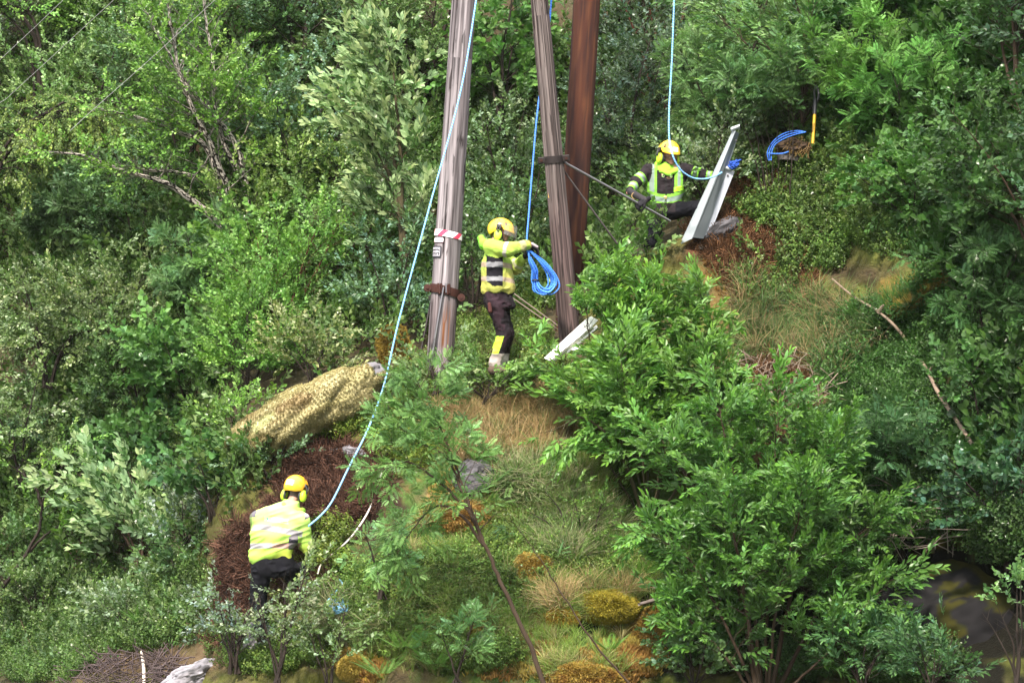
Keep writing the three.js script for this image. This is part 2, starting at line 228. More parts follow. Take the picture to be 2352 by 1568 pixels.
  rockThing('moss_hummock', 'rust orange moss mound above the black hollow beside the sapling fork', 'moss hummock', 1050, 1190, 0.0, [0.4, 0.2, 0.3], [0, 0, -0.1], lumpy(27, 0.2, 1.7), Y([0.20, 0.11, 0.035], [0.27, 0.17, 0.055]), 27, 5000);
  rockThing('moss_hummock', 'orange brown moss slope right of the dark hollow', 'moss hummock', 1490, 1450, -0.05, [0.2, 0.3, 0.2], [0, 0, -0.5], lumpy(29, 0.25, 1.7), Y([0.19, 0.115, 0.03], [0.27, 0.18, 0.05]), 29, 3000);
}

// ---------------------------------------------------------------- loose ground cover
const surfaceNormal = (px, py) => { const a = ground(px - 8, py), b = ground(px + 8, py), c = ground(px, py - 8), d = ground(px, py + 8); return b.sub(a).cross(c.sub(d)).normalize(); };
// regions: [px, py, rx, ry, share]; list of [px, py] where it grows
function spread(seed, n, regions, patchy = 0.45) {
  const r = rng(seed), out = [], area = regions.map(g => g[2] * g[3] * (g[4] ?? 1)), total = area.reduce((a, b) => a + b);
  regions.forEach((g, k) => { for (let i = 0; i < n * area[k] / total; i++) { const a = r() * 6.283, q = Math.sqrt(r()) * (0.85 + 0.3 * r()), x = g[0] + Math.cos(a) * q * g[2], y = g[1] + Math.sin(a) * q * g[3]; if (noise(x / 30, y / 24, seed) + 0.5 * noise(x / 9, y / 9, seed) > -1 + patchy * (0.6 + r())) out.push([x, y]); } });
  return out;
}
const ORIGIN = V(0, 0, 0);
const tilt = (r, N, wild) => new THREE.Quaternion().setFromUnitVectors(UP, N.clone().multiplyScalar(0.5).add(V((r() - .5) * wild, 0.6, (r() - .5) * wild)).normalize()).multiply(new THREE.Quaternion().setFromAxisAngle(UP, r() * 6.283));
{ // root fibres and torn turf
  const r = rng(77), strands = [];
  for (let k = 0; k < 7; k++) { const p = []; let x = (r() - .5) * .1, y = 0, z = (r() - .5) * .1, a = r() * 6.28; for (let i = 0; i < 5; i++) { p.push(V(x, y, z)); a += (r() - .5) * 1.6; x += Math.cos(a) * .035; y += Math.sin(a) * .02 - .012; z += .02 * (r() - .3); } strands.push({ p, r: 0.0022 + 0.002 * r(), s: 3 }); }
  const fibre = tubes(strands, 3), list = [];
  for (const [x, y] of spread(78, 9000, [[765, 1110, 120, 85, 1.3], [660, 1230, 80, 80], [555, 1310, 55, 100], [700, 1330, 70, 50], [1700, 545, 110, 60], [1760, 440, 100, 28], [510, 1420, 60, 60, .6], [1800, 870, 80, 50, .8], [1150, 838, 100, 26], [1780, 660, 110, 70, .5], [1720, 600, 90, 50, .8], [1850, 560, 60, 40, .4]], 0.25)) {
    const q = new THREE.Quaternion().setFromEuler(new THREE.Euler((r() - .5) * 1.2, (r() - .5) * 1.4, r() * 6.28));
    const warm = x > 1500 ? 1 : 0, k = 0.4 + 1.1 * r() ** 2;
    list.push([ground(x, y, 0.01 + 0.03 * r()).add(V(0, 0, 0.03)), q, 0.7 + 0.9 * r(), warm ? [0.17 * k, 0.085 * k, 0.042 * k] : [0.115 * k, 0.058 * k, 0.040 * k]]);
  }
  tag(instanced('peat_roots', fibre, std([1, 1, 1], 0.95), list), 'torn dark peat with reddish brown root fibres bared on the bank', 'peat');
}
{ // bristling moss cushions on the open slope
  const r = rng(88), list = []; for (const [x, y] of spread(89, 15000, [[1250, 1330, 90, 80], [1120, 1160, 130, 90, .8], [1460, 1480, 90, 50], [1450, 1500, 90, 60], [1360, 1545, 120, 40], [830, 1530, 60, 40], [1090, 1440, 70, 30], [1760, 600, 130, 100, .6], [2060, 700, 40, 26, 1.5], [2110, 668, 45, 28, 1.5], [2165, 632, 40, 24, 1.5], [1050, 1200, 90, 50], [1180, 1500, 160, 60, .6]], .4)) { const k = .6 + .8 * r(), o = clamp(.5 + noise(x / 40, y / 30, 4)); list.push([ground(x, y, -.005), tilt(r, surfaceNormal(x, y), .8), .03 + .03 * r(), mix3([0.24 * k, 0.19 * k, 0.05 * k], [0.24 * k, 0.13 * k, 0.045 * k], o)]); }
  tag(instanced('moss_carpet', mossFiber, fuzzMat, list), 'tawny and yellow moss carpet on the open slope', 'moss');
}
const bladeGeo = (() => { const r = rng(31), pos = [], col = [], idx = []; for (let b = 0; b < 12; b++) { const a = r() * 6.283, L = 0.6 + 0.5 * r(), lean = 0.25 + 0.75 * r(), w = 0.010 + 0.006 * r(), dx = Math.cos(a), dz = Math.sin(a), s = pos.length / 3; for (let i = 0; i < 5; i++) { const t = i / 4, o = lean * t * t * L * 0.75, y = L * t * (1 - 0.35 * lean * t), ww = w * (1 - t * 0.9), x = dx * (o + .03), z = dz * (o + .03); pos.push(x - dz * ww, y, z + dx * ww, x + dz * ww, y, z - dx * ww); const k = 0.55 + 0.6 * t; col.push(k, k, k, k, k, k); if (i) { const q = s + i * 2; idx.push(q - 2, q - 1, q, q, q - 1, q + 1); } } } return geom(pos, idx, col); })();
const leafMat = (o = {}) => new THREE.MeshPhysicalMaterial({ vertexColors: true, roughness: 0.85, specularIntensity: 0.25, clearcoat: 0.55, clearcoatRoughness: 0.25, transmission: 0.5, thickness: 0, side: THREE.DoubleSide, ...o });
const grassMat = leafMat({ clearcoat: 0.2, roughness: 0.9 });
function grass(label, seed, n, size, color, regions, patchy, wild = 0.9) {
  const r = rng(seed), list = [];
  for (const [x, y] of spread(seed, n, regions, patchy)) { const k = 0.9 + 1.0 * r(), c = color(r), p = ground(x, y, -0.02); if (openAt(p, ORIGIN, r, 1)) continue; list.push([p, tilt(r, surfaceNormal(x, y), wild), size * (0.5 + 0.9 * r()), c.map(v => v * k)]); }
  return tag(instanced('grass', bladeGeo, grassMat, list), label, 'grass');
}
// ---------------------------------------------------------------- leaves and sprigs
function Leaves() { this.pos = []; this.col = []; }
const _m = new THREE.Matrix4();
function basis(dir, up, roll) { // +y along dir, +z towards up as far as it goes
  const y = dir.clone().normalize(), x = V(0, 0, 0).crossVectors(y, up); if (x.lengthSq() < 1e-4) x.set(1, 0, 0); x.normalize(); const z = V(0, 0, 0).crossVectors(x, y);
  _m.makeBasis(x, y, z); const q = new THREE.Quaternion().setFromRotationMatrix(_m); return roll ? q.multiply(new THREE.Quaternion().setFromAxisAngle(V(0, 1, 0), roll)) : q;
}
Leaves.prototype.add = function (at, q, L, W, c, o = {}) { // one leaf: outline of two sides round a folded midrib
  const f = (o.fold ?? 0.25) * W, b = (o.bend ?? 0.2) * L, n = o.n ?? 2, S = [[0, 0]];
  for (let i = 1; i < n; i++) { const t = (i / n) ** (o.lead ?? 0.9); S.push([t, Math.sin(Math.PI * t ** (o.wide ?? 0.8)) * 0.5]); } S.push([1, 0]);
  const P = (t, s) => V(s * W, t * L - b * t * t * 0.3, f * Math.abs(s) * 2 - b * t * t).applyQuaternion(q).add(at);
  const put = (...v) => { for (const p of v) { this.pos.push(p.x, p.y, p.z); this.col.push(...c); } };
  for (let i = 1; i < S.length; i++) for (const s of [-1, 1]) {
    const a = P(S[i - 1][0], 0), d = P(S[i][0], 0), e = P(S[i - 1][0], s * S[i - 1][1]), g = P(S[i][0], s * S[i][1]);
    if (S[i - 1][1]) s < 0 ? put(a, e, d) : put(a, d, e);
    if (S[i][1]) s < 0 ? put(d, e, g) : put(d, g, e);
  }
};
Leaves.prototype.twig = function (a, b, w, c) { const d = b.clone().sub(a), x = V(d.y, -d.x, 0.001).normalize().multiplyScalar(w), z = V(0, 0, w); for (const [p, q] of [[x, z], [z, x.clone().negate()], [x.clone().negate(), z.clone().negate()], [z.clone().negate(), x]]) for (const v of [a.clone().add(p), a.clone().add(q), b]) { this.pos.push(v.x, v.y, v.z); this.col.push(...c); } };
Leaves.prototype.build = function () { return geom(this.pos, null, this.col); };

const BARK = [0.05, 0.032, 0.02];
function makeSprig(kind, seed) {
  const r = rng(seed), L = new Leaves(), shade = (c, v = 0.35) => { const k = 1 - v / 2 + v * r(); return c.map(x => x * k); };
  const alongTwig = (n, len, leaf, spreadAng, o) => {
    L.twig(V(0, 0, 0), V(0, len, 0), 0.0022, BARK);
    for (let i = 0; i < n; i++) {
      const t = (i + 0.6) / n, a = i * 2.4 + r(), side = V(Math.cos(a), 0, Math.sin(a) * 0.7), dir = side.multiplyScalar(spreadAng * (1 - 0.5 * t)).add(V(0, 1, 0)).normalize();
      L.add(V(0, len * t, 0).addScaledVector(dir, 0.004), basis(dir, V((r() - .5) * 1.1, (r() - .5) * .6, 1), (r() - .5) * 1.2), ...leaf(t), o(t));
    }
  };
  if (kind === 'birch') alongTwig(14, 0.27, () => { const s = 0.043 + 0.026 * r(); return [s, s * 0.74, shade(r() < 0.26 ? [2.6, 2.0, 4.2] : [1, 1, 1])]; }, 1.3, () => ({ wide: 0.65, bend: 0.3 * (r() - .2), fold: 0.15 }));
  if (kind === 'weeping') alongTwig(14, 0.36, () => { const s = 0.045 + 0.02 * r(); return [s, s * 0.66, shade(r() < 0.2 ? [1.9, 1.6, 2] : [1, 1, 1])]; }, 0.9, () => ({ wide: 0.6, bend: 0.25, fold: 0.15 }));
  if (kind === 'alder') alongTwig(9, 0.26, () => { const s = 0.072 + 0.035 * r(); return [s, s * 0.85, shade(r() < 0.2 ? [2.0, 1.6, 3.2] : [1, 1, 1])]; }, 1.2, () => ({ n: 3, wide: 1, bend: 0.3 * r(), fold: 0.12 }));
  if (kind === 'sallow') alongTwig(11, 0.26, () => { const s = 0.07 + 0.035 * r(); return [s, s * 0.5, shade(r() < 0.45 ? [3.6, 2.5, 4.6] : [1, 1, 1])]; }, 0.9, () => ({ n: 3, wide: 0.9, bend: 0.35 * (r() - .3), fold: 0.2 }));
  if (kind === 'willow') alongTwig(11, 0.24, t => { const s = (0.075 + 0.035 * r()) * (1.1 - 0.4 * t); return [s, s * 0.38, shade(t > 0.8 ? [1.5, 1.45, 1.1] : r() < 0.14 ? [2.0, 1.7, 4.0] : [1, 1, 1])]; }, 0.85, () => ({ n: 3, wide: 0.85, bend: 0.3 * r(), fold: 0.25 }));
  if (kind === 'bilberry') for (let k = 0; k < 4; k++) { const a = k * 1.7 + r(), top = V(Math.cos(a) * 0.06, 0.10 + 0.07 * r(), Math.sin(a) * 0.06); L.twig(V(0, -0.02, 0), top, 0.0015, [0.5, 0.55, 0.4]); for (let i = 0; i < 8; i++) { const t = 0.3 + 0.7 * i / 7, b = i * 2.4, dir = V(Math.cos(b), 0.7 + 0.5 * r(), Math.sin(b)).normalize(), s = 0.022 + 0.012 * r(); L.add(top.clone().multiplyScalar(t), basis(dir, V(0, 1, 0.6), (r() - .5)), s, s * 0.62, shade(r() < 0.16 ? [1.8, 1.5, 2] : [1, 1, 1]), { wide: 0.8, fold: 0.2 }); } }
  const pinnate = (base, q, len, pairs, w, c, fern) => { // rowan leaf or fern frond
    const rot = v => v.applyQuaternion(q).add(base), drop = t => -0.22 * len * t * t;
    L.twig(base.clone(), rot(V(0, len, drop(1))), 0.0015, fern ? [0.7, 0.8, 0.4] : [0.6, 0.45, 0.3]);
    for (let i = 0; i < pairs; i++) { const t = 0.22 + 0.75 * i / pairs, k = fern ? Math.sin(Math.PI * (0.18 + 0.82 * t)) ** 0.8 : 0.8 + 0.4 * Math.sin(Math.PI * t); for (const s of [-1, 1]) { const d = V(s, fern ? 0.35 : 0.5, -0.2).normalize().applyQuaternion(q); L.add(rot(V(0, len * t, drop(t))), basis(d, V(0, 0, 1).applyQuaternion(q), (r() - .5) * 0.5), w * k, w * k * (fern ? 0.26 : 0.34), shade(c, 0.25), { bend: 0.15, fold: 0.2, wide: fern ? 0.6 : 0.95 }); } }
    if (!fern) L.add(rot(V(0, len * 0.97, drop(0.97))), q, w, w * 0.34, c, { bend: 0.15 });
  };
  if (kind === 'rowan') { L.twig(V(0, 0, 0), V(0, 0.12, 0), 0.003, BARK); for (let i = 0; i < 5; i++) { const a = i * 2.4 + r(), dir = V(Math.cos(a), 0.5 + 0.2 * i, Math.sin(a) * 0.8).normalize(); pinnate(V(0, 0.02 + 0.022 * i, 0), basis(dir, V(0, 0.4, 1), (r() - .5) * 0.8), 0.13 + 0.05 * r(), 6, 0.05, shade(r() < 0.18 ? [2.0, 1.7, 2.8] : [1, 1, 1])); } }
  if (kind === 'rowanleaf') pinnate(V(0, 0, 0), new THREE.Quaternion(), 0.17, 7, 0.055, [1, 1, 1]);
  if (kind === 'frond') pinnate(V(0, 0, 0), new THREE.Quaternion(), 0.42, 15, 0.085, [1, 1, 1], true);
  if (kind === 'willowleaf') L.add(V(0, 0, 0), new THREE.Quaternion(), 0.105, 0.037, [1, 1, 1], { n: 5, wide: 0.85, bend: 0.3, fold: 0.25 });
  return L.build();
}
const sprigs = {}; const sprig = (k, v) => sprigs[k + v] ??= makeSprig(k, 100 + v * 17 + k.length * 3);
const MAT = { birch: leafMat(), alder: leafMat({ clearcoat: 0.5 }), sallow: leafMat({ clearcoat: 0.4 }), willow: leafMat({ clearcoat: 0.55, clearcoatRoughness: 0.33 }), rowan: leafMat({ clearcoat: 0.4 }), bilberry: leafMat({ clearcoat: 0.4 }), frond: leafMat({ clearcoat: 0.2 }) };
MAT.weeping = MAT.birch; MAT.rowanleaf = MAT.rowan; MAT.willowleaf = MAT.willow;
const TINT = { birch: [0.085, 0.20, 0.02], weeping: [0.1, 0.165, 0.025], alder: [0.06, 0.18, 0.016], sallow: [0.068, 0.14, 0.034], willow: [0.09, 0.205, 0.028], rowan: [0.065, 0.15, 0.032], bilberry: [0.085, 0.175, 0.025], frond: [0.09, 0.19, 0.03] };

// ---------------------------------------------------------------- trees and shrubs
const barkMat = {
  dark: std([0.024, 0.018, 0.015], 0.9), red: std([0.06, 0.022, 0.014], 0.85), brown: std([0.05, 0.034, 0.024], 0.9), olive: std([0.06, 0.05, 0.028], 0.85),
  birch: new THREE.MeshPhysicalMaterial({ roughness: 0.8, specularIntensity: .3, map: (() => { const t = dataTex(128, 64, (u, v) => { const n = tile(u, v, 14) + 0.6 * tile(u, v, 34, 3), m = n > 0.05 ? 0 : 1, k = 0.9 + 0.1 * tile(u, v, 60, 6); return m ? [0.66 * k, 0.63 * k, 0.60 * k] : [0.10, 0.08, 0.07]; }); t.colorSpace = THREE.SRGBColorSpace; t.repeat.set(1.6, 1); return t; })() }),
};
const green = c => [c[0] * 1.42, c[1] * 1.36, c[2] * 1.4];
// o: kind, px, py (foot), h, w (half width of the crown), stems, lean [x, z], from (share of the height without leaves), dens, tint, bark, droop, paths (stems given point by point), lift
function plant(name, label, cat, o, group) {
  const r = rng(o.seed ?? (o.px * 7 + o.py * 13 + 5)), base = ground(o.px, o.py, (o.lift ?? 0) - 0.05).add(V(0, 0, o.near ?? 0)), T = thing(name, label, cat, base, group);
  const kind = o.kind, h = o.h, w = o.w, from = o.from ?? 0.15, lean = o.lean ?? [0, 0], droop = o.droop ?? (kind === 'weeping' ? 0.9 : 0.15), bark = barkMat[o.bark ?? 'dark'];
  const twigs = [], tips = [], nst = o.paths ? o.paths.length : o.stems ?? 3, tr = o.r ?? 0.012 + 0.009 * h;
  for (let s = 0; s < nst; s++) {
    let P;
    if (o.paths) { const d0 = groundDepth(o.px, o.py) - (o.near ?? 0), pts = o.paths[s].map(([x, y, dz]) => at(x, y, d0 - (dz ?? 0)).sub(base)); P = curve(pts, 6 * pts.length); const rr = rng(s + 3); for (let i = 1; i < P.length; i++) P[i].add(V((rr() - .5) * 0.02, 0, (rr() - .5) * 0.03)); }
    else { const a = s / nst * 6.283 + r() * 1.2, out = nst > 1 ? w * (0.35 + 0.5 * r()) : w * 0.1, hh = h * (s ? 0.7 + 0.3 * r() : 1), pts = [V((r() - .5) * .15, 0, (r() - .5) * .12)]; for (let i = 1; i <= 4; i++) { const t = i / 4; pts.push(V(Math.cos(a) * out * t ** 1.3 + lean[0] * t * t * h + (r() - .5) * 0.1 * h * 0.3, hh * t * (1 - 0.06 * t), Math.sin(a) * out * 0.8 * t ** 1.3 + lean[1] * t * t * h + (r() - .5) * 0.08)); } P = curve(pts, 14); }
    const r0 = tr * (s ? 0.6 + 0.4 * r() : 1);
    obj(cat === 'tree' ? 'trunk' : 'stem', tubes([{ p: P, r: P.map((_, i) => r0 * (1 - 0.82 * i / (P.length - 1))) }], 7), bark, T);
    const len = P.reduce((a, p, i) => i ? a + p.distanceTo(P[i - 1]) : 0, 0), nb = Math.max(4, Math.round(len * (o.branches ?? 7)));
    for (let b = 0; b < nb; b++) {
      const t = from + (1 - from) * (b + r()) / nb, f = t * (P.length - 1), i = Math.min(P.length - 2, f | 0), p0 = P[i].clone().lerp(P[i + 1], f - i), axis = P[i + 1].clone().sub(P[i]).normalize();
      const az = b * 2.4 + r(), bl = w * (0.45 + 0.55 * r()) * (1.05 - 0.6 * t), d = V(Math.cos(az), 0, Math.sin(az) * 0.9).addScaledVector(axis, 0.55 + 0.5 * t).normalize(), q = [p0];
      for (let k = 1; k <= 4; k++) { const u = k / 4; q.push(p0.clone().addScaledVector(d, bl * u).add(V((r() - .5) * .08 * bl, -droop * bl * u * u * 0.7 + 0.1 * bl * u, (r() - .5) * .08 * bl)).add(V(lean[0] * bl * u * 0.4, 0, 0))); }
      const br = Math.max(0.004, r0 * 0.35 * (1 - 0.6 * t)); twigs.push({ p: q, r: q.map((_, k) => br * (1 - 0.75 * k / 4)), s: 4 });
      const ns = Math.max(2, Math.round(bl * 7));
      for (let k = 0; k < ns; k++) {
        const u = 0.3 + 0.7 * (k + r()) / ns, g = Math.min(3, u * 4 | 0), s0 = q[g].clone().lerp(q[g + 1], u * 4 - g), sl = (0.14 + 0.3 * bl * (1 - 0.5 * u)) * (0.6 + 0.8 * r()), sd = d.clone().multiplyScalar(0.8).add(V((r() - .5) * 1.8, (r() - .35) * 1.2 - droop * 0.6, (r() - .5) * 1.8)).normalize(), s1 = s0.clone().addScaledVector(sd, sl).add(V(0, -droop * sl * 0.5, 0));
        if (bl > 0.35) twigs.push({ p: [s0, s0.clone().lerp(s1, 0.5).add(V(0, 0.02, 0)), s1], r: [br * 0.4, br * 0.3, 0.002], s: 3 });
        const m = Math.max(1, Math.round(sl * 9 * (o.dens ?? 1)));
        for (let e = 0; e < m; e++) { const v = (e + 0.6 + 0.4 * r()) / m; tips.push([s0.clone().lerp(s1, Math.min(1, v)), sd.clone().add(V((r() - .5) * 1.5, (r() - .4) * 0.9 - droop, (r() - .5) * 1.5)).add(V(...(o.wind ?? [0, 0, 0])))]); }
      }
    }
    tips.push([P[P.length - 1], P[P.length - 1].clone().sub(P[P.length - 2]).normalize()]);
  }
  if (twigs.length) obj('branches', tubes(twigs, 4), bark, T).userData.kind = 'stuff';
  const keep = o.keepAll ? tips : tips.filter(([p, d]) => { const n = d.clone().normalize().multiplyScalar((o.size ?? 1) * .12), q = p.clone(); for (let i = 0; i < 3; i++) { if (openAt(q, base, r)) return false; q.add(n); } return true; }); const tint = green(o.tint ?? TINT[kind]), hue = (r() - 0.5) * 0.12, top = o.h;
  const list = keep.map(([p, d]) => { const k = (0.72 + 0.5 * r()) * (0.9 + 0.25 * noise(p.x * 2.2 + o.px, p.y * 2.2, p.z * 2.2)), y = 1 + hue + (r() - .5) * 0.2; return [p, basis(d, V((r() - .5) * 1.2, 1, 0.4 + (r() - .5) * .9), (r() - .5) * 1.3), (o.size ?? 1) * (0.75 + 0.5 * r()), [tint[0] * k * y, tint[1] * k, tint[2] * k / y]]; });
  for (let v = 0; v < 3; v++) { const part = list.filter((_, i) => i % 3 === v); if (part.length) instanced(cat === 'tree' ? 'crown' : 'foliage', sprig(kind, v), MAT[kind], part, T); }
  T.userData.tips = undefined; delete T.userData.tips;
  T.tips = keep;
  return T;
}
// ---------------------------------------------------------------- the wood behind the crest
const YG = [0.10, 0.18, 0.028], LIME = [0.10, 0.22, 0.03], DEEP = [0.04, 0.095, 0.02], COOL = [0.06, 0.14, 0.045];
plant('birch_tree', 'birch with two leaning white and black trunks rising through the upper left wood', 'tree', { kind: 'birch', px: 570, py: 600, h: 4.6, w: 1.35, from: 0.25, r: 0.06, bark: 'birch', dens: .9, branches: 6,
  paths: [[[572, 590], [545, 500], [515, 415], [478, 320], [440, 245], [412, 170], [393, 60], [370, -60]], [[590, 590], [560, 405], [540, 330], [495, 270], [452, 225], [425, 190], [380, 110], [330, 20]]] });
plant('birch_tree', 'birch with a thin rusty trunk just right of the two white birch trunks', 'tree', { kind: 'birch', px: 600, py: 560, h: 4.4, w: 1.2, from: 0.3, r: 0.05, bark: 'birch', dens: .8, paths: [[[595, 560], [560, 420], [520, 345], [495, 250], [488, 150], [470, 30], [462, -60]]] });
plant('leaning_birch', 'birch bending far over to the left with lichen spotted dark limbs below the white trunks', 'tree', { kind: 'birch', px: 540, py: 590, h: 3, w: 0.9, from: 0.35, r: 0.06, bark: 'birch', dens: .55, paths: [[[530, 560], [500, 512], [440, 460], [380, 420], [280, 392], [180, 355], [110, 350]], [[520, 540], [470, 420], [400, 395], [330, 390], [230, 370]], [[520, 540], [470, 335], [400, 300], [300, 265], [230, 250]]] });
plant('weeping_birch', 'birch with hanging yellowish foliage at the left edge below the wires', 'tree', { kind: 'weeping', px: -40, py: 640, h: 4, w: 1.1, from: 0.25, r: 0.04, bark: 'dark', droop: 1.0, dens: 1.3, tint: [0.09, 0.155, 0.025], near: 0.6, paths: [[[-60, 600], [-30, 420], [40, 300], [130, 255], [220, 270]], [[-50, 600], [0, 380], [90, 270], [180, 225], [290, 240]]] });
plant('bare_tree', 'sparse tree with dark bare curving branches in the top left corner', 'tree', { kind: 'birch', px: 60, py: 380, h: 3, w: 0.7, from: 0.5, r: 0.045, bark: 'dark', dens: .22, paths: [[[90, 380], [80, 90], [50, 40], [0, 5], [-40, -20]], [[90, 380], [62, 100], [20, 40], [-30, 10]], [[100, 380], [84, 70], [60, 25], [20, 12]]] });
for (const [label, o] of [
  ['broad birch crown with wind tossed leaves high in the upper left', { kind: 'birch', px: 190, py: 420, h: 2.6, w: 1.25, stems: 3, tint: [0.09, 0.18, 0.035] }],
  ['grey green hazy birch farthest up in the top left', { kind: 'birch', px: 90, py: 180, h: 2.4, w: 1.2, stems: 3, tint: [0.09, 0.14, 0.05] }],
  ['birch filling the top edge left of the white trunks', { kind: 'birch', px: 290, py: 170, h: 2.4, w: 1.2, stems: 3 }],
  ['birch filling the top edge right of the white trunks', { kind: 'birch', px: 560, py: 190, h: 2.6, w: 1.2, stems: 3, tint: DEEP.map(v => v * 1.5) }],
  ['slender dark stemmed birch at the top edge between white trunks and weathered pole', { kind: 'birch', px: 690, py: 250, h: 3.4, w: 1, from: .3, stems: 2, bark: 'dark', r: .05, tint: COOL }],
  ['dull green birch above the pale tossed sallow', { kind: 'birch', px: 830, py: 260, h: 2.6, w: 1.1, stems: 3, tint: [0.08, 0.15, 0.035] }],
  ['birch at the top edge just left of the weathered pole', { kind: 'birch', px: 960, py: 330, h: 3, w: 1.1, stems: 3, tint: [0.085, 0.17, 0.03] }],
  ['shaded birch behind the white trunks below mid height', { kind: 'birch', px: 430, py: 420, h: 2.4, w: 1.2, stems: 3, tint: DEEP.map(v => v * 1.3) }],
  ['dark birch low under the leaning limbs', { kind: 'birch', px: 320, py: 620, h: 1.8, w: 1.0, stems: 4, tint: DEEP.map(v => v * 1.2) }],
  ['dark rowan under the weeping birch', { kind: 'rowan', px: 170, py: 640, h: 1.6, w: 0.9, stems: 4, tint: [0.05, 0.115, 0.03] }],
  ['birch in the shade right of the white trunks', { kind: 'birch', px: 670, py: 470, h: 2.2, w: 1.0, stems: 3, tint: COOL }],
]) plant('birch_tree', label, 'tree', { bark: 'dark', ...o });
plant('sallow_tree', 'tall sallow blown by wind showing silvery leaf undersides left of the weathered pole', 'tree', { kind: 'sallow', px: 935, py: 720, h: 4, w: 0.75, from: 0.12, r: 0.04, bark: 'olive', near: 1.0, wind: [-0.8, 0.5, 0], lean: [-0.25, 0], dens: 1.1, size: 1.15, paths: [[[938, 720], [930, 560], [910, 400], [897, 290], [870, 180], [835, 80]], [[930, 640], [918, 330], [905, 190], [893, 95]], [[935, 660], [900, 420], [850, 320], [775, 210]]] });
for (const [name, label, o] of [
  ['birch_shrub', 'sunlit yellow green birch shrub in the middle of the left wood', { kind: 'birch', px: 730, py: 560, h: 2.0, w: 1.0, stems: 4, tint: YG }],
  ['birch_shrub', 'bright birch shrub right beside the foot of the white trunks', { kind: 'birch', px: 600, py: 620, h: 1.5, w: 0.9, stems: 4, tint: YG }],
  ['birch_shrub', 'birch shrub with reddish stems behind the taut rope', { kind: 'birch', px: 820, py: 720, h: 2.0, w: 0.95, stems: 5, bark: 'red', tint: [0.08, 0.17, 0.03] }],
  ['birch_shrub', 'loose birch shrub with thin reddish stems in the middle left', { kind: 'birch', px: 640, py: 840, h: 2.0, w: 1.1, stems: 6, bark: 'red', dens: .8 }],
  ['alder_shrub', 'alder shrub with large bright round leaves left of centre', { kind: 'alder', px: 600, py: 700, h: 1.3, w: 0.8, stems: 4, tint: LIME }],
  ['rowan_shrub', 'rowan shrub with silvery feathered leaves on the middle left', { kind: 'rowan', px: 480, py: 760, h: 1.6, w: 0.9, stems: 4, tint: [0.08, 0.17, 0.045] }],
  ['birch_shrub', 'birch shrub with nodding leafy boughs at the left edge', { kind: 'birch', px: 130, py: 900, h: 1.7, w: 1.15, stems: 4, droop: .5, tint: [0.095, 0.165, 0.04], near: .8 }],
  ['birch_shrub', 'birch shrub with pale cream leaf undersides at mid left', { kind: 'birch', px: 250, py: 850, h: 1.4, w: 1.0, stems: 4, tint: [0.095, 0.165, 0.04], near: .5 }],
  ['birch_shrub', 'lower birch shrub hanging over a dark gap at the left edge', { kind: 'birch', px: 60, py: 1120, h: 1.5, w: 1.0, stems: 4, droop: .5, tint: [0.095, 0.165, 0.04], near: .6 }],
  ['birch_shrub', 'fresh green shrub above the mossy boulder left end', { kind: 'alder', px: 440, py: 980, h: 1.5, w: 0.95, stems: 5, tint: [0.07, 0.17, 0.028] }],
  ['birch_shrub', 'dense green shrub left of the mossy boulder', { kind: 'birch', px: 330, py: 1010, h: 1.6, w: 0.9, stems: 5, tint: [0.075, 0.165, 0.03] }],
  ['birch_shrub', 'yellow tinged birch shrub standing directly behind the mossy boulder', { kind: 'birch', px: 715, py: 880, h: 0.75, w: 0.6, stems: 5, tint: [0.125, 0.18, 0.04] }],
  ['birch_shrub', 'green shrub behind the crest of the mossy boulder', { kind: 'birch', px: 560, py: 930, h: 1.4, w: 0.9, stems: 5 }],
  ['birch_shrub', 'cool dark shrub in the gap between taut rope and weathered pole', { kind: 'birch', px: 900, py: 800, h: 1.5, w: 0.7, stems: 4, tint: COOL }],
  ['alder_shrub', 'shrub with dark round leaves right of the lower left bare stem', { kind: 'alder', px: 330, py: 1190, h: 1.3, w: 0.9, stems: 5, tint: [0.05, 0.135, 0.025] }],
  ['birch_shrub', 'dark shrub low on the left behind the bare stem', { kind: 'birch', px: 150, py: 1150, h: 1.3, w: 0.9, stems: 4, tint: DEEP }],
  ['birch_shrub', 'low shrub under the tail of the mossy boulder on its left', { kind: 'birch', px: 545, py: 1030, h: 0.6, w: 0.5, stems: 6 }],
  ['birch_shrub', 'green shrub left of the dug peat bank', { kind: 'alder', px: 490, py: 1190, h: 0.9, w: 0.6, stems: 5, tint: [0.06, 0.15, 0.03] }],
  ['birch_shrub', 'small dark leaved shrub tucked under the left end of the mossy boulder', { kind: 'birch', px: 620, py: 1110, h: 0.75, w: 0.42, stems: 5, tint: [0.055, 0.125, 0.035], size: .8 }],
  ['birch_shrub', 'pale small leaved shrub at the back of the bending worker', { kind: 'birch', px: 425, py: 1275, h: 0.8, w: 0.45, stems: 6, tint: [0.10, 0.16, 0.06] }],
]) plant(name, label, 'shrub', o);
plant('sallow_shrub', 'sallow with wind combed silvery leaves in rows at the lower left', 'shrub', { kind: 'sallow', px: 320, py: 1330, h: 1.5, w: 0.7, stems: 5, bark: 'brown', wind: [-0.7, 0.5, 0], lean: [-0.35, 0], size: 1.3, dens: .8, near: .3 });
plant('dead_tree', 'bare dark leaning tree with forked twigs at the lower left edge', 'tree', { kind: 'birch', px: -10, py: 1370, h: 2, w: 0.5, from: 0.45, r: 0.03, bark: 'dark', dens: .12, near: .7, paths: [[[-10, 1370], [60, 1270], [90, 1210], [98, 1150], [130, 1090], [172, 1030]], [[96, 1165], [80, 1120], [40, 1080], [10, 1060]], [[40, 1300], [90, 1240], [150, 1195]]] });
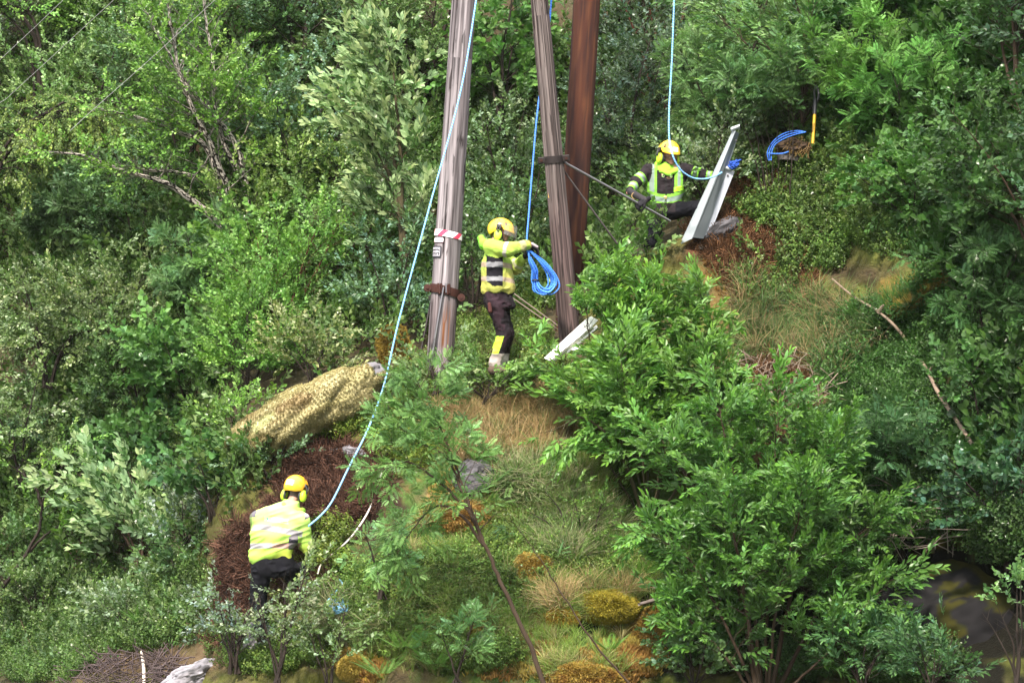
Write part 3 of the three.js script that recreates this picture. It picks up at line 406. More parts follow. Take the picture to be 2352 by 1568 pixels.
for (const [label, o] of [
  ['alder with large fresh leaves at the top between the two weathered poles', { kind: 'alder', px: 1150, py: 330, h: 2.4, w: 0.8, stems: 3, tint: [0.085, 0.20, 0.03], near: .8 }],
  ['tree with small pale leaves halfway up between the two weathered poles', { kind: 'birch', px: 1160, py: 520, h: 1.8, w: 0.8, stems: 4, tint: [0.09, 0.165, 0.045] }],
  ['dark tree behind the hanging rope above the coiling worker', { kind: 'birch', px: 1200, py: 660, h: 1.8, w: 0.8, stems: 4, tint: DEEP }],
  ['shrub behind the back of the coiling worker', { kind: 'birch', px: 1090, py: 740, h: 1.5, w: 0.6, stems: 5, tint: [0.065, 0.14, 0.03] }],
  ['dim tree with reddish trunks right of the rust brown pole at the top', { kind: 'birch', px: 1530, py: 360, h: 3.2, w: 0.9, from: .25, r: .045, bark: 'red', stems: 3, lean: [-0.12, 0], tint: [0.05, 0.10, 0.035] }],
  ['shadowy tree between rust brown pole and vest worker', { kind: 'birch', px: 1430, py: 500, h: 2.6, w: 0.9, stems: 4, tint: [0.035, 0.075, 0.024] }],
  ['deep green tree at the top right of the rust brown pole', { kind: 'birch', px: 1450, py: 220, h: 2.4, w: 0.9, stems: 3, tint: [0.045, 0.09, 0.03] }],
  ['light tree above the helmet of the vest worker', { kind: 'birch', px: 1610, py: 320, h: 1.7, w: 0.9, stems: 4, tint: [0.085, 0.165, 0.045] }],
  ['bright small leaved shrub directly behind the vest worker', { kind: 'birch', px: 1500, py: 470, h: 1.2, w: 0.6, stems: 5, tint: [0.10, 0.18, 0.04] }],
  ['bright shrub between vest worker and the steel beams', { kind: 'birch', px: 1630, py: 500, h: 1.3, w: 0.6, stems: 6, tint: [0.10, 0.175, 0.05] }],
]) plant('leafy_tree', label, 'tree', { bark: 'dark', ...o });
plant('thin_stemmed_shrub', 'cluster of thin bare dark rods fanning up beside the blue rope loop', 'shrub', { kind: 'rowan', px: 1785, py: 440, h: 1.5, w: 0.35, from: .72, r: .011, bark: 'dark', dens: .6, near: .25, branches: 5, paths: [[[1760, 440], [1735, 300], [1690, 170]], [[1770, 440], [1750, 310], [1715, 190]], [[1778, 445], [1768, 330], [1740, 210]], [[1790, 440], [1786, 330], [1777, 215]], [[1800, 440], [1815, 300], [1792, 120]], [[1752, 440], [1715, 300], [1665, 205]], [[1815, 450], [1822, 300], [1800, 150]]] });
for (const [name, label, o] of [
  ['rowan_tree', 'light green rowan above the two steel beams', { kind: 'rowan', px: 1690, py: 390, h: 1.9, w: 0.9, stems: 4, tint: [0.085, 0.18, 0.045] }],
  ['sallow_tree', 'wind bent sallow with arching branches at the top right of centre', { kind: 'willow', px: 1850, py: 330, h: 2.2, w: 1.1, stems: 4, bark: 'brown', lean: [-0.3, 0], wind: [-.6, 0, 0], tint: [0.085, 0.18, 0.04] }],
  ['birch_tree', 'birch at the top edge above the steel beams', { kind: 'birch', px: 1720, py: 210, h: 2.0, w: 1.1, stems: 3, tint: [0.085, 0.16, 0.04] }],
  ['rowan_tree', 'young rowan with bright fronds behind the spade handle', { kind: 'rowan', px: 1990, py: 300, h: 1.3, w: 0.85, stems: 5, tint: [0.085, 0.21, 0.03] }],
  ['alder_tree', 'alder with glossy leaves at the top above the spade', { kind: 'alder', px: 2010, py: 190, h: 1.8, w: 1.1, stems: 4, tint: [0.05, 0.14, 0.022] }],
  ['rowan_tree', 'rowan with spreading fronds right of the spade', { kind: 'rowan', px: 2090, py: 340, h: 1.2, w: 0.9, stems: 5, tint: [0.075, 0.2, 0.026] }],
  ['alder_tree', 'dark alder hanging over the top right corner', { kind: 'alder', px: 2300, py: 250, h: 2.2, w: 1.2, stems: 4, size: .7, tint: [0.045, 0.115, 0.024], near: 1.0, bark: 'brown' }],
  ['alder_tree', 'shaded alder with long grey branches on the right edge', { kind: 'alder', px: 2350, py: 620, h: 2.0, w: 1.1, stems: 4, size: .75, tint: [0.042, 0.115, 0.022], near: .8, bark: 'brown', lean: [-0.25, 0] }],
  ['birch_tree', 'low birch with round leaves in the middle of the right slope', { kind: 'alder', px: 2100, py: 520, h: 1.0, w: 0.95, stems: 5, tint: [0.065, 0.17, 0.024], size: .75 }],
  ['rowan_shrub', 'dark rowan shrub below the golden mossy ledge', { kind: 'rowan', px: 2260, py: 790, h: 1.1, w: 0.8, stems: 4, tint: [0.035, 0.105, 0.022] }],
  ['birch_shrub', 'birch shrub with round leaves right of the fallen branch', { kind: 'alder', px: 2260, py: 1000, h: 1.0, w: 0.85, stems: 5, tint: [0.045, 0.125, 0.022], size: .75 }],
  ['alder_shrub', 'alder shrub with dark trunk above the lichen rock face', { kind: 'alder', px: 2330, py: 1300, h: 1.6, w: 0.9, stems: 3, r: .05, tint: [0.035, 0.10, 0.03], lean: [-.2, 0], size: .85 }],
  ['rowan_shrub', 'rowan shrub below the fallen branch on the right slope', { kind: 'rowan', px: 2080, py: 1130, h: 0.9, w: 0.8, stems: 5, tint: [0.045, 0.125, 0.03] }],
  ['birch_shrub', 'sapling with thin pale stems above the lichen rock face', { kind: 'willow', px: 2140, py: 1260, h: 1.0, w: 0.6, stems: 4, bark: 'olive', tint: [0.04, 0.115, 0.026] }],
  ['birch_sprout', 'small bright birch sprout in front of the lichen rock face', { kind: 'alder', px: 2310, py: 1580, h: 1.2, w: 0.4, stems: 4, from: .3, tint: [0.075, 0.17, 0.04], size: .65, near: .9, lean: [-0.1, 0] }],
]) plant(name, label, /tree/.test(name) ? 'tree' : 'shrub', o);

for (const [label, o] of [
  ['birch shoots above the bilberry in the lower left corner', { kind: 'birch', px: 90, py: 1440, h: 0.7, w: 0.6, stems: 7, tint: [0.085, 0.165, 0.035] }],
  ['low birch bush in the middle of the lower left bilberry', { kind: 'birch', px: 290, py: 1460, h: 0.55, w: 0.6, stems: 7, tint: [0.10, 0.17, 0.05] }],
  ['round leaved bush beside the dead reddish brushwood', { kind: 'alder', px: 420, py: 1360, h: 0.65, w: 0.55, stems: 6, size: .6, tint: [0.07, 0.155, 0.04] }],
  ['leafy bush on the left edge below the bare leaning tree', { kind: 'birch', px: 20, py: 1360, h: 0.8, w: 0.7, stems: 6, tint: [0.065, 0.145, 0.03] }],
]) plant('birch_shoots', label, 'shrub', o);
// tall trees stand over the right hand slope and shade it
for (const [label, o] of [
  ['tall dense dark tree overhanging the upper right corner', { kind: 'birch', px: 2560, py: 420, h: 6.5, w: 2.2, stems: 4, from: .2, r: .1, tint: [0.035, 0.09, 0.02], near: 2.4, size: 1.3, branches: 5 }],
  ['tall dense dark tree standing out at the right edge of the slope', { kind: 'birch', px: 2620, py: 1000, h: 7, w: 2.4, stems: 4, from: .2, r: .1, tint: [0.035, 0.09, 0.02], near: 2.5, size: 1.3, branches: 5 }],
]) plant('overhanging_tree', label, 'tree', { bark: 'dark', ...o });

// ---------------------------------------------------------------- bushes in front of the workers
const willow1 = plant('willow_bush', 'large bright willow bush with glossy leaves filling the middle in front of the poles', 'shrub', { kind: 'willow', px: 1480, py: 1190, h: 3.1, w: 0.62, stems: 9, from: 0.18, r: 0.02, bark: 'olive', dens: 1.7, size: 1.3, seed: 41, branches: 11,
  paths: [[[1480, 1190], [1400, 960], [1355, 780], [1342, 660]], [[1485, 1190], [1440, 930], [1420, 780], [1412, 650]], [[1490, 1190], [1490, 900], [1505, 770], [1510, 670]], [[1500, 1190], [1550, 960], [1590, 800], [1612, 690]], [[1475, 1190], [1370, 1020], [1300, 900], [1262, 820]], [[1480, 1190, .3], [1420, 1030, .5], [1340, 960, .5], [1270, 990, .5]], [[1500, 1190, .3], [1530, 1010, .6], [1580, 900, .7], [1640, 830, .7]], [[1490, 1190, .4], [1470, 1020, .7], [1440, 900, .8], [1420, 800, .8]], [[1505, 1190, .3], [1600, 1060, .5], [1650, 960, .5], [1690, 900, .5]]] });
const willow2 = plant('willow_bush', 'wide darker willow bush with small leaves growing from a black hollow at the lower right', 'shrub', { kind: 'willow', px: 1760, py: 1600, h: 3, w: 0.66, from: 0.2, r: 0.03, bark: 'brown', dens: 1.5, size: 1.15, branches: 10, seed: 43, near: .5, tint: [0.065, 0.17, 0.022],
  paths: [[[1740, 1600], [1690, 1330], [1600, 1130], [1520, 1010]], [[1750, 1600], [1720, 1250], [1680, 1060], [1650, 930]], [[1760, 1600], [1765, 1250], [1780, 1050], [1790, 900]], [[1770, 1600], [1830, 1300], [1880, 1120], [1910, 1000]], [[1780, 1600], [1880, 1400], [1950, 1250], [2030, 1180]], [[1740, 1600, .3], [1650, 1400, .5], [1580, 1280, .5], [1500, 1230, .5]], [[1765, 1600, .4], [1790, 1350, .7], [1830, 1210, .8], [1850, 1110, .8]], [[1750, 1600, .4], [1710, 1370, .7], [1690, 1240, .8], [1660, 1120, .8]], [[1790, 1600, .3], [1900, 1500, .5], [1980, 1400, .5], [2050, 1330, .5]], [[1735, 1600, .3], [1660, 1500, .4], [1590, 1430, .4], [1540, 1390, .4]]] });
for (const [label, o] of [
  ['low leafy shoots at the bottom edge right of the willow stem', { kind: 'willow', px: 1960, py: 1590, h: 0.8, w: 0.55, stems: 6, tint: [0.045, 0.125, 0.03], near: .8 }],
  ['dark willow shoots before the lichen rock at the bottom edge', { kind: 'willow', px: 2120, py: 1600, h: 0.7, w: 0.5, stems: 6, tint: [0.035, 0.10, 0.024], near: .9 }],
  ['pale leaved raspberry shoots at the bottom left of the dark willow', { kind: 'alder', px: 1590, py: 1590, h: 0.75, w: 0.5, stems: 6, tint: [0.075, 0.16, 0.045], near: .6, size: .6 }],
  ['slim willow saplings left of the large bright willow', { kind: 'willow', px: 1350, py: 1290, h: 0.9, w: 0.35, stems: 5, tint: [0.09, 0.19, 0.03], size: .6 }],
  ['bright willow shoots over the brown dead twigs on the right of the large willow', { kind: 'willow', px: 1800, py: 1090, h: 0.95, w: 0.75, stems: 8, tint: [0.085, 0.19, 0.035], size: .8, near: .3 }],
  ['leafy birch shoots hiding the foot of the weathered pole', { kind: 'birch', px: 1005, py: 905, h: 0.55, w: 0.45, stems: 6, tint: [0.10, 0.18, 0.04], near: .35 }],
  ['small green shoots before the boots of the coiling worker', { kind: 'birch', px: 1120, py: 925, h: 0.4, w: 0.5, stems: 7, tint: [0.075, 0.165, 0.03], near: .3 }],
  ['low green shoots on the bank above the dry grass', { kind: 'alder', px: 1230, py: 925, h: 0.32, w: 0.4, stems: 6, size: .5, tint: [0.07, 0.16, 0.03] }],
  ['thin small leaved birch in front of the legs of the bending worker', { kind: 'birch', px: 650, py: 1580, h: 1.45, w: 0.5, from: .35, stems: 5, bark: 'dark', tint: [0.10, 0.16, 0.05], near: .6, dens: .75, size: .85 }],
  ['small birch with spreading twigs left of the bending worker legs', { kind: 'birch', px: 540, py: 1540, h: 1.0, w: 0.55, from: .2, stems: 6, tint: [0.09, 0.155, 0.06], near: .3, dens: .8, size: .85 }],
  ['small birch sapling right of the tangled blue rope', { kind: 'birch', px: 760, py: 1600, h: 1.1, w: 0.4, from: .3, stems: 4, tint: [0.09, 0.165, 0.045], near: .6, dens: .7, size: .85 }],
  ['yellow green birch shoots under the right arm of the bending worker', { kind: 'birch', px: 690, py: 1400, h: 0.5, w: 0.3, stems: 5, tint: [0.12, 0.18, 0.04], near: .5, dens: .8 }],
  ['thin sapling with few leaves leaning in the middle of the lower grass', { kind: 'birch', px: 1310, py: 1270, h: 0.8, w: 0.25, from: .3, stems: 2, lean: [-.5, 0], tint: [0.09, 0.18, 0.04], dens: .5, size: .8 }],
]) plant(/birch|sapling with/.test(label) ? 'birch_shoots' : 'leafy_shoots', label, 'shrub', o);
const rowan = plant('rowan_sapling', 'slender rowan sapling leaning left with feathered leaves across the lower middle', 'tree', { kind: 'rowan', px: 1262, py: 1620, h: 3, w: 0.62, from: 0.5, r: 0.03, bark: 'brown', near: 1.0, keepAll: true, seed: 51, dens: .8, tint: [0.085, 0.19, 0.04], size: .9,
  paths: [[[1262, 1620], [1225, 1500], [1165, 1370], [1120, 1265], [1085, 1180], [1050, 1080], [1000, 960], [960, 880]], [[1120, 1265], [1060, 1185], [1010, 1160], [960, 1200], [900, 1290]], [[1125, 1275], [1075, 1170], [1025, 1050], [950, 1010], [900, 960]], [[1085, 1180], [1000, 1100], [930, 1060], [880, 1080]]] });
plant('thin_sapling', 'long thin bare stem leaning across the mossy hummocks', 'shrub', { kind: 'rowan', px: 1450, py: 1575, h: 2, w: 0.25, from: .45, r: .013, bark: 'brown', near: .5, dens: .35, size: .7, paths: [[[1450, 1575], [1360, 1470], [1295, 1370], [1225, 1260], [1170, 1190]]] });
plant('rowan_shoots', 'rowan shoots with feathered leaves at the bottom left of the sapling stem', 'shrub', { kind: 'rowan', px: 1050, py: 1570, h: 0.8, w: 0.4, from: .3, stems: 3, tint: [0.085, 0.19, 0.045], near: .5, dens: .6, size: .8 });
plant('rowan_shoots', 'rowan shoots beside the white cable under the peat bank', 'shrub', { kind: 'rowan', px: 880, py: 1370, h: 0.9, w: 0.4, from: .3, stems: 4, tint: [0.085, 0.185, 0.045], near: .3, dens: .6, size: .7 });
{ // on the two nearest plants the leaves that show largest are leaves of their own
  const pick = (T, kind, n, tints, seed, len) => {
    const r = rng(seed), mats = tints.map(c => { const m = MAT[kind].clone(); m.color.setRGB(...green(c)); return m; });
    const front = T.tips.slice().sort((a, b) => b[0].z - a[0].z).slice(0, Math.round(T.tips.length * 0.6));
    for (let i = 0; i < n; i++) { const [p, d] = front[r() * front.length | 0]; const m = obj('leaf', sprig(kind, 0), mats[r() * mats.length | 0], T); m.position.copy(p).add(V((r() - .5) * .1, (r() - .5) * .1, .03)); m.quaternion.copy(basis(d.clone().add(V((r() - .5), (r() - .3), (r() - .3))), V((r() - .5) * .8, 1, .6), (r() - .5))); m.scale.setScalar(len * (0.7 + 0.5 * r())); }
  };
  pick(willow1, 'willowleaf', 290, [[0.07, 0.18, 0.026], [0.10, 0.22, 0.035], [0.055, 0.15, 0.03], [0.13, 0.22, 0.09]], 61, 1.1);
  pick(willow2, 'willowleaf', 200, [[0.05, 0.145, 0.028], [0.065, 0.17, 0.03], [0.045, 0.12, 0.03], [0.09, 0.16, 0.07]], 62, 1.1);
  pick(rowan, 'rowanleaf', 130, [[0.085, 0.19, 0.04], [0.10, 0.21, 0.05], [0.07, 0.16, 0.04]], 63, 1.0);
}
{ // ferns: every plant a rosette of fronds
  const r = rng(91), fern = (px, py, n, s, label, tint) => { const T = thing('fern', label, 'fern', ground(px, py, 0).add(V(0, 0, .25))); const m = MAT.frond.clone(); m.color.setRGB(...green(tint)); for (let i = 0; i < n; i++) { const a = i / n * 6.283 + r(), f = obj('frond', sprig('frond', i % 3), m, T); f.quaternion.copy(basis(V(Math.cos(a), 0.8 + 0.5 * r(), Math.sin(a) * .8), V(0, 1, 0), 0)); f.scale.setScalar(s * (0.7 + 0.5 * r())); } };
  fern(930, 1500, 9, 1.1, 'light fern clump at the bottom left of the sapling stem', [0.10, 0.21, 0.035]); fern(1000, 1540, 8, 1, 'second light fern clump nearer to the sapling stem at the bottom', [0.09, 0.2, 0.035]);
  fern(880, 1560, 8, 1, 'leftmost fern clump on the bottom edge', [0.10, 0.2, 0.04]); fern(1480, 1330, 9, 0.9, 'flat fern patch left of the dark willow above the broken branch', [0.085, 0.2, 0.025]); fern(1560, 1300, 8, 0.8, 'fern under the lower left side of the dark willow', [0.075, 0.18, 0.025]);
  fern(1130, 1120, 7, .8, 'fern on the slope right of the sapling crown', [0.06, 0.15, 0.03]); fern(2150, 880, 8, 1, 'dark fern in the shade right of the fallen branch', [0.035, 0.1, 0.02]); fern(940, 920, 7, .8, 'fern at the crest left of the weathered pole', [0.09, 0.2, 0.03]); fern(1400, 1500, 7, .7, 'small fern in front of the dark hollow', [0.09, 0.2, 0.03]); fern(1990, 840, 8, .9, 'dark fern on the shaded slope left of the fallen branch', [0.045, 0.12, 0.022]); fern(2060, 930, 8, .9, 'dark fern just below the middle of the fallen branch', [0.045, 0.12, 0.022]); fern(1960, 740, 7, .8, 'green fern beside the upper end of the fallen branch', [0.06, 0.15, 0.025]); fern(2240, 700, 8, .9, 'dark fern above the right end of the mossy ledge', [0.04, 0.11, 0.02]); fern(330, 1440, 7, .8, 'light fern among the bilberry at the lower left', [0.085, 0.2, 0.03]);  // dark ferns on the right slope have its shade put into their tint
}
grass('short green grass over the mossy slope in the lower middle', 201, 6000, 0.26, r => r() < 0.3 ? [0.30, 0.27, 0.12] : [0.17, 0.26, 0.05], [[1200, 1330, 290, 200, 1], [1010, 1440, 200, 110, 1], [1300, 1160, 120, 130, 1], [1060, 1250, 80, 40, .6], [1400, 1365, 80, 24, 1.4], [1230, 1290, 60, 24, 1.2], [1290, 1400, 50, 20, 1.2], [1340, 1535, 110, 30, .9]], .5);
grass('dry straw coloured grass hanging from the bank under the coiling worker', 202, 1300, 0.36, r => r() < .7 ? [0.36, 0.26, 0.13] : [0.13, 0.16, 0.05], [[1230, 965, 130, 44], [1060, 975, 70, 40, .8], [1160, 1040, 130, 30, .7], [1400, 1365, 60, 16, .9], [1280, 1385, 40, 18]], .2);
grass('long arching grass blades on the right slope under the turf', 203, 900, 0.36, r => r() < .35 ? [0.27, 0.2, 0.10] : [0.09, 0.16, 0.045], [[1850, 740, 150, 60], [1760, 790, 120, 50], [1930, 800, 110, 80], [1720, 680, 60, 40, .6]], .3, 1.3);
grass('fine dark grass in the shade on the right slope', 204, 1300, 0.3, r => [0.045, 0.12, 0.02], [[2020, 860, 150, 120], [2100, 720, 100, 60], [1960, 1000, 120, 80], [1600, 1480, 70, 50]], .3, 1.1);  // blade colour darkened to stand for the shade there
cover('bilberry', 'low green scrub between rock face and dark willow at the lower right', 'bilberry', 307, 1500, 'bilberry', 1.5, [0.04, 0.10, 0.02], [[2080, 1540, 130, 50], [2300, 1240, 80, 60], [1960, 1330, 90, 90], [1820, 1540, 140, 40, .5]]);
grass('thin seeding grass under the large willow bush', 205, 1100, 0.4, r => r() < .4 ? [0.32, 0.30, 0.18] : [0.13, 0.22, 0.06], [[1330, 1240, 110, 70], [1230, 1120, 90, 60], [820, 1440, 90, 60, .6]], .3, .6);
function cover(name, label, cat, seed, n, kind, size, tint, regions, patchy = .35, lift = .05) {
  const r = rng(seed), list = [[], [], []]; let i = 0;
  for (const [x, y] of spread(seed, n, regions, patchy)) { if (openAt(ground(x, y, .05), ORIGIN, r, 1)) continue; const k = (0.6 + 0.7 * r()) * (0.9 + .3 * noise(x / 30, y / 30, seed)), h = (r() - .5) * .3; list[i++ % 3].push([ground(x, y, lift * r() * (kind === 'bilberry' ? 1 : 8)), kind === 'bilberry' ? tilt(r, surfaceNormal(x, y), .9) : basis(V((r() - .5) * 2, .2 + r(), (r() - .2) * 2), V((r() - .5), 1, .4), r() * 2 - 1), size * (0.7 + 0.7 * r()), [tint[0] * k * 1.3 * (1 + h), tint[1] * k * 1.25, tint[2] * k]]); }
  const T = thing(name, label, cat); tag(T, null, null, null, 'stuff');
  list.forEach((l, v) => l.length && instanced('foliage', sprig(kind, v), MAT[kind], l, T));
}
cover('bilberry', 'fresh bilberry scrub covering the right bank between steel beams and dark trees', 'bilberry', 301, 4600, 'bilberry', 1.25, [0.085, 0.165, 0.03], [[1870, 480, 170, 100, 1.2], [1960, 330, 130, 70], [1770, 400, 90, 40], [2050, 480, 120, 110, .9], [1850, 590, 120, 50, .6], [1780, 650, 100, 50, .3]]);
cover('bilberry', 'bilberry scrub covering the lower left corner', 'bilberry', 302, 3600, 'bilberry', 1.3, [0.075, 0.15, 0.035], [[240, 1420, 240, 90, 1.1], [90, 1500, 130, 80], [420, 1350, 70, 60, .7], [330, 1370, 120, 60]]);
cover('bilberry', 'bilberry on the ledge between mossy boulder and peat bank', 'bilberry', 303, 900, 'bilberry', 1.1, [0.12, 0.19, 0.025], [[930, 1040, 70, 60, .7], [790, 985, 110, 32], [720, 1000, 60, 30, .7], [690, 1320, 60, 40, .3], [760, 1260, 60, 60, .5]]);
cover('bilberry', 'small leaved scrub on the crest around the pole feet', 'bilberry', 304, 2200, 'bilberry', 1.2, [0.10, 0.17, 0.03], [[1130, 790, 130, 50], [1060, 880, 150, 40, 1.1], [1220, 860, 80, 40], [950, 940, 60, 40], [1200, 700, 90, 40, .7]], .45);
cover('bilberry', 'low green herbs among the moss in the lower middle', 'bilberry', 305, 4200, 'bilberry', 1.15, [0.11, 0.20, 0.04], [[1000, 1400, 190, 120], [1400, 1270, 140, 70], [1190, 1270, 140, 90], [830, 1400, 90, 90], [1080, 1510, 120, 50], [620, 1500, 140, 60]], .5);
cover('bilberry', 'dim small leaved scrub on the shaded right slope', 'bilberry', 306, 4600, 'bilberry', 1.4, [0.04, 0.11, 0.02], [[2100, 1080, 200, 170], [2220, 700, 120, 140], [1900, 1180, 160, 120], [1620, 1430, 90, 90], [2180, 480, 130, 140, 1.2], [2010, 830, 130, 110, 1], [2130, 760, 110, 60]], .35);  // tint lowered so the leaf colour itself carries the shade
cover('undergrowth', 'dense birch and alder undergrowth on the far wooded slope', 'undergrowth', 311, 13000, 'birch', 1.35, [0.065, 0.135, 0.028], [[300, 500, 420, 520, 1], [800, 480, 300, 380, .9], [1300, 420, 260, 300, 1], [1700, 180, 260, 180, .9], [150, 1100, 220, 160, .9], [480, 1100, 140, 120, .8], [100, 1280, 180, 120, .9], [330, 1270, 120, 70, .7], [1540, 500, 80, 50, .9], [1480, 420, 120, 120, .8]], .5, .07);
cover('undergrowth', 'small birch and willow seedlings among the bilberry on the right bank', 'undergrowth', 313, 900, 'birch', .9, [0.085, 0.16, 0.035], [[1900, 460, 170, 110], [1990, 340, 110, 70], [1800, 600, 120, 50, .6]], .5, .04);
cover('undergrowth', 'mixed seedlings and herbs in the lower left corner', 'undergrowth', 314, 600, 'birch', .9, [0.08, 0.155, 0.045], [[230, 1430, 230, 90], [90, 1510, 120, 60]], .5, .04);
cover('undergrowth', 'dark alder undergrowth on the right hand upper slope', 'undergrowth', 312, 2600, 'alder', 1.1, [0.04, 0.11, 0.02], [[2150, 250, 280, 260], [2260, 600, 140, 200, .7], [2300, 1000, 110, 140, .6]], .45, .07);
// ---------------------------------------------------------------- poles
const woodGrain = dataTex(256, 512, (u, v) => { // u round the pole, v along it (4 m)
  const a = tile(u, v * 0.25, 80, 1) * 0.5 + tile(u, v * 0.1, 60, 5) * 0.5, k = 0.66 + 0.55 * a + 0.3 * tile(u, v * 0.35, 16, 8) + 0.08 * (hash3(u * 256 | 0, v * 60 | 0, 4) - 0.5);
  const crack = noise(u * 60, v * 4) > 0.62 && noise(u * 13, v * 9, 2) > 0.05 ? 0.42 : 1; return [k * crack, k * crack, k * crack];
});
const woodBump = dataTex(256, 512, (u, v) => { const k = 0.55 + 0.25 * tile(u, v * 0.04, 120, 1) + 0.15 * tile(u, v * 0.12, 60, 5) - (noise(u * 60, v * 4) > 0.62 && noise(u * 13, v * 9, 2) > 0.05 ? 0.5 : 0); return [k, k, k]; });
function poleGeo(a, b, ra, rb, color, rough, seed) { // a foot, b top
  const pos = [], col = [], uv = [], idx = [], N = 72, M = 120, ax = b.clone().sub(a), L = ax.length(); ax.normalize();
  const x = V(1, 0, 0).addScaledVector(ax, -ax.x).normalize(), z = V(0, 0, 0).crossVectors(x, ax);
  for (let j = 0; j <= M; j++) for (let i = 0; i <= N; i++) {
    const t = j / M, th = i / N * 6.2832, h = t * L, c = Math.cos(th), s = Math.sin(th);
    const g = noise(c * 5 + seed, s * 5, h * 0.45), deep = Math.max(0, Math.abs(noise(c * 3.1, s * 3.1 + seed, h * 0.22)) < 0.075 ? 1 : 0);
    const r = mix(ra, rb, t) * (1 + rough * (0.03 * g + 0.015 * noise(c * 14, s * 14, h * 0.9) - 0.06 * deep) + 0.012 * noise(seed, h * 0.8));
    const p = a.clone().addScaledVector(ax, h).addScaledVector(x, c * r).addScaledVector(z, s * r);
    pos.push(p.x, p.y, p.z); uv.push(i / N, h / 4); col.push(...color(th, h, g, deep, c, s)); if (i && j) { const q = j * (N + 1) + i; idx.push(q - N - 2, q - N - 1, q - 1, q - N - 1, q, q - 1); }
  }
  const g = geom(pos, idx, col, uv); return g;
}
const poleMat = new THREE.MeshPhysicalMaterial({ vertexColors: true, roughness: 0.85, specularIntensity: .35, map: woodGrain, bumpMap: woodBump, bumpScale: 0.008 });
const smoothMat = new THREE.MeshPhysicalMaterial({ vertexColors: true, roughness: 0.9, specularIntensity: .4, bumpMap: woodBump, bumpScale: 0.002 });
const steel = std([0.2, 0.19, 0.205], 0.38, { metalness: 0.85 }), rusty = std([0.05, 0.021, 0.017], 0.75, { metalness: 0.3 }), darkRust = std([0.02, 0.014, 0.014], 0.6, { metalness: 0.4 }), galv = new THREE.MeshStandardMaterial({ color: new THREE.Color().setRGB(0.29, 0.325, 0.35), roughness: 0.45, metalness: 0.25, bumpMap: stoneBump, bumpScale: 0.0008 }), white = std([0.82, 0.82, 0.80], 0.5), black = std([0.015, 0.015, 0.018], 0.5);
const poleLocal = (T, a, b) => { const ax = b.clone().sub(a).normalize(); return (px, py, d) => at(px, py, d).sub(T.position); };
const DL = 40.55;
const leftFoot = at(1006, 900, DL), leftTop = at(1098, -500, DL + 0.6);
const leftPole = thing('utility_pole', 'grey weathered wooden pole on the left with red and white tape', 'pole', leftFoot);
